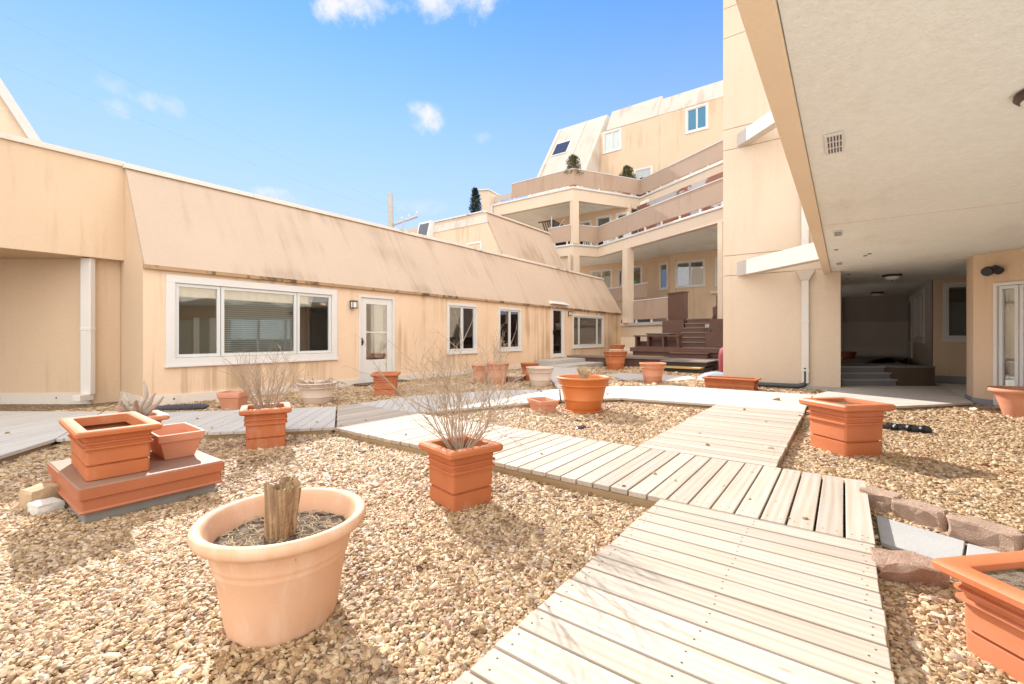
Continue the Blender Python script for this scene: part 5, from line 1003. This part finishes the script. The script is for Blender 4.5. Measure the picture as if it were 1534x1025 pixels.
# stacked brown furniture under the upper slab
pfz = thing('folded_lounger', 'dark brown folded loungers and frames stacked under the upper balcony', 'furniture', (23.2, 14.4, 6.2)); q = MB(); rnd = random.Random(2)
for i in range(6):
    y = 13.9 + .16 * i; q.tube([(23.2, y, 6.6), (23.2 + .1, y + .05, 7.7), (23.3, y + .25, 8.25), (23.4, y + .6, 8.3)], .05, 6)
q.build('frame', 'brown', pfz); q = MB(); q.hexa([(23.1, 13.1, 7.5), (23.6, 13.1, 7.5), (23.6, 14.2, 7.5), (23.1, 14.2, 7.5), (23.1, 13.1, 7.6), (23.6, 13.1, 7.6), (23.6, 14.2, 8.3), (23.1, 14.2, 8.3)]); q.box(23.1, 23.7, 13.2, 14.9, 6.2, 7.3); q.build('seat', 'charcoal', pfz)
q = MB(); q.tube([(23.0, 14.1, 6.2), (23.0, 14.1, 8.4)], .05, 6); q.tube([(23.0, 14.1, 7.2), (23.0, 13.2, 8.1)], .04, 6); q.build('rail', 'steel', pfz)
# utility pole and wires
up = thing('utility_pole', 'weathered utility pole with one long crossarm beyond the roofs', 'utility pole', (25.7, 32.5, 0))
MB().tube([(25.72, 32.46, -2), (25.66, 32.5, 11), (25.62, 32.58, 13.95)], [.33, .27, .24], 10).build('pole', 'polewood', up, smooth=True)
ar = MB().tube([(25.7, 32.2, 11.15), (27.1, 30.6, 11.95)], .11, 6).build('crossarm', 'polewood', up); MB().tube([(26.3, 31.5, 11.6), (26.0, 31.5, 10.0)], .06, 6).build('brace', 'polewood', up)
for p in ((26.2, 31.65, 11.6), (26.6, 31.2, 11.85), (27.05, 30.65, 12.1)): MB().lathe([(.06, 0), (.09, .08), (.09, .2), (.05, .26)], 10, p, True, True).build('insulator', 'whiteg', ar, smooth=True)
for i, (p0, p1) in enumerate((((26.6, 31.2, 12.1), (-12, 40, 24)), ((26.2, 31.65, 11.85), (-12, 40, 20)))):
    pts = [Vector(p0).lerp(Vector(p1), t / 20) - Vector((0, 0, 3.2 * (t / 20) * (1 - t / 20))) for t in range(21)]
    tag(MB().tube(pts, .0035, 4).build('power_line', 'wire', None, loc=p0), ('upper' if i == 0 else 'lower') + ' faint power line sagging across the sky from the pole', 'power line')
# ------------------------------------------------------------------ pebbles
def pebbles():
    P = []
    OUT = list(PATHS) + [[(.66, 3.86), (1.41, 3.86), (1.41, 4.83), (.66, 4.83)]]
    c, s = math.cos(YAW), math.sin(YAW)
    def layer(x0, x1, y0, y1, sp, d0, d1, sc):
        gx, gy = np.meshgrid(np.arange(x0, x1, sp), np.arange(y0, y1, sp)); x = gx.ravel() + rng.uniform(-.5, .5, gx.size) * sp; y = gy.ravel() + rng.uniform(-.5, .5, gx.size) * sp
        D = x * c + y * s; r = x * s - y * c; k = (D > d0) & (D <= d1) & (np.abs(r) < D * 1.2 + .35) & ((x < 11.9) | (y > 2.45)) & (x < 16.5)
        k &= (y < 9.35) | (x < 2.3); x, y = x[k], y[k]
        keep = np.ones(len(x), bool)
        for pl in OUT: keep &= ~inpoly(pl, x, y)
        lift = (~keep) & (rng.random(len(x)) < .0007); onb = lift & ((x > 3) | (y > 1.4)) & (x < 9); keep |= onb; zz = np.where(onb, .098, 0.)
        keep &= ((x - P1[0]) ** 2 + (y - P1[1]) ** 2) > .19 ** 2
        x, y, zz = x[keep], y[keep], zz[keep]; n = len(x)
        und = np.array([noise.noise(Vector((a * 1.1, b * 1.1, 0))) for a, b in zip(x, y)]) * .012
        P.append((x, y, np.where(zz > 0, zz + sc * .5, und + rng.uniform(0, .010, n) + sc * .2), np.full(n, sc)))
    layer(-1.5, 6, -3.5, 7, .0150, .55, 3.3, .0115)
    layer(-1, 12, -5, 10, .020, 3.3, 6.2, .0155)
    layer(1, 12, -4, 10, .034, 6.2, 10.5, .025); layer(4, 17, 2.4, 10, .055, 10.5, 17, .038)
    x, y, z, sc = (np.concatenate([p[i] for p in P]) for i in range(4)); n = len(x)
    me = bpy.data.meshes.new('gravel_pebbles'); me.vertices.add(n); me.vertices.foreach_set('co', np.stack([x, y, z], 1).astype(np.float32).ravel())
    rot = np.stack([rng.uniform(-.5, .5, n), rng.uniform(-.5, .5, n), rng.uniform(0, 6.283, n)], 1)
    k = sc * np.exp(rng.normal(0, .24, n)); scl = np.stack([k * rng.uniform(.95, 1.6, n), k * rng.uniform(.65, 1.0, n), k * rng.uniform(.42, .75, n)], 1)
    big = rng.random(n) < .010; scl[big] *= 1.55
    pc = np.clip(rng.random(n) + np.array([noise.noise(Vector((a * .8, b * .8, 7))) for a, b in zip(x, y)]) * .12, 0, 1)
    for nm, ty, d in (('rot', 'FLOAT_VECTOR', rot), ('scl', 'FLOAT_VECTOR', scl)): a = me.attributes.new(nm, ty, 'POINT'); a.data.foreach_set('vector', d.astype(np.float32).ravel())
    a = me.attributes.new('pcol', 'FLOAT', 'POINT'); a.data.foreach_set('value', pc.astype(np.float32))
    a = me.attributes.new('pick', 'INT', 'POINT'); a.data.foreach_set('value', rng.integers(0, 6, n).astype(np.int32))
    o = bpy.data.objects.new('gravel_pebbles', me); COL.objects.link(o); tag(o, 'tan and cream river pebbles covering the courtyard around the boardwalks', 'gravel', kind='stuff')
    ng = bpy.data.node_groups.new('pebbles', 'GeometryNodeTree'); ng.interface.new_socket('Geometry', in_out='INPUT', socket_type='NodeSocketGeometry'); ng.interface.new_socket('Geometry', in_out='OUTPUT', socket_type='NodeSocketGeometry')
    N = ng.nodes; L = ng.links; gi = N.new('NodeGroupInput'); go = N.new('NodeGroupOutput')
    gi2 = N.new('GeometryNodeGeometryToInstance')
    for i in range(6):
        ico = N.new('GeometryNodeMeshIcoSphere'); ico.inputs['Subdivisions'].default_value = 3; ico.inputs['Radius'].default_value = 1
        sp = N.new('GeometryNodeSetPosition'); nz = N.new('ShaderNodeTexNoise'); nz.inputs['Scale'].default_value = .85; nz.inputs['Detail'].default_value = 2.5
        pos = N.new('GeometryNodeInputPosition'); ad = N.new('ShaderNodeVectorMath'); ad.operation = 'ADD'; ad.inputs[1].default_value = (i * 7.3, i * 3.1, 0); L.new(pos.outputs[0], ad.inputs[0]); L.new(ad.outputs[0], nz.inputs['Vector'])
        sb_ = N.new('ShaderNodeVectorMath'); sb_.operation = 'SUBTRACT'; sb_.inputs[1].default_value = (.5, .5, .5); L.new(nz.outputs['Color'], sb_.inputs[0])
        sc_ = N.new('ShaderNodeVectorMath'); sc_.operation = 'SCALE'; sc_.inputs['Scale'].default_value = 1.9; L.new(sb_.outputs[0], sc_.inputs[0])
        L.new(ico.outputs['Mesh'], sp.inputs['Geometry']); L.new(sc_.outputs[0], sp.inputs['Offset'])
        ss = N.new('GeometryNodeSetShadeSmooth'); L.new(sp.outputs[0], ss.inputs[0]); sm = N.new('GeometryNodeSetMaterial'); sm.inputs['Material'].default_value = M['pebble']; L.new(ss.outputs[0], sm.inputs[0]); L.new(sm.outputs[0], gi2.inputs[0])
    def na(nm, ty):
        q = N.new('GeometryNodeInputNamedAttribute'); q.data_type = ty; q.inputs['Name'].default_value = nm; return q
    ip = N.new('GeometryNodeInstanceOnPoints'); ip.inputs['Pick Instance'].default_value = True
    L.new(gi.outputs[0], ip.inputs['Points']); L.new(gi2.outputs[0], ip.inputs['Instance'])
    e = N.new('FunctionNodeEulerToRotation'); r_ = na('rot', 'FLOAT_VECTOR'); L.new(r_.outputs[0], e.inputs[0]); L.new(e.outputs[0], ip.inputs['Rotation'])
    s_ = na('scl', 'FLOAT_VECTOR'); L.new(s_.outputs[0], ip.inputs['Scale']); k_ = na('pick', 'INT'); L.new(k_.outputs[0], ip.inputs['Instance Index'])
    L.new(ip.outputs[0], go.inputs[0]); md = o.modifiers.new('pebbles', 'NODES'); md.node_group = ng
    print('pebbles', n)
pebbles()
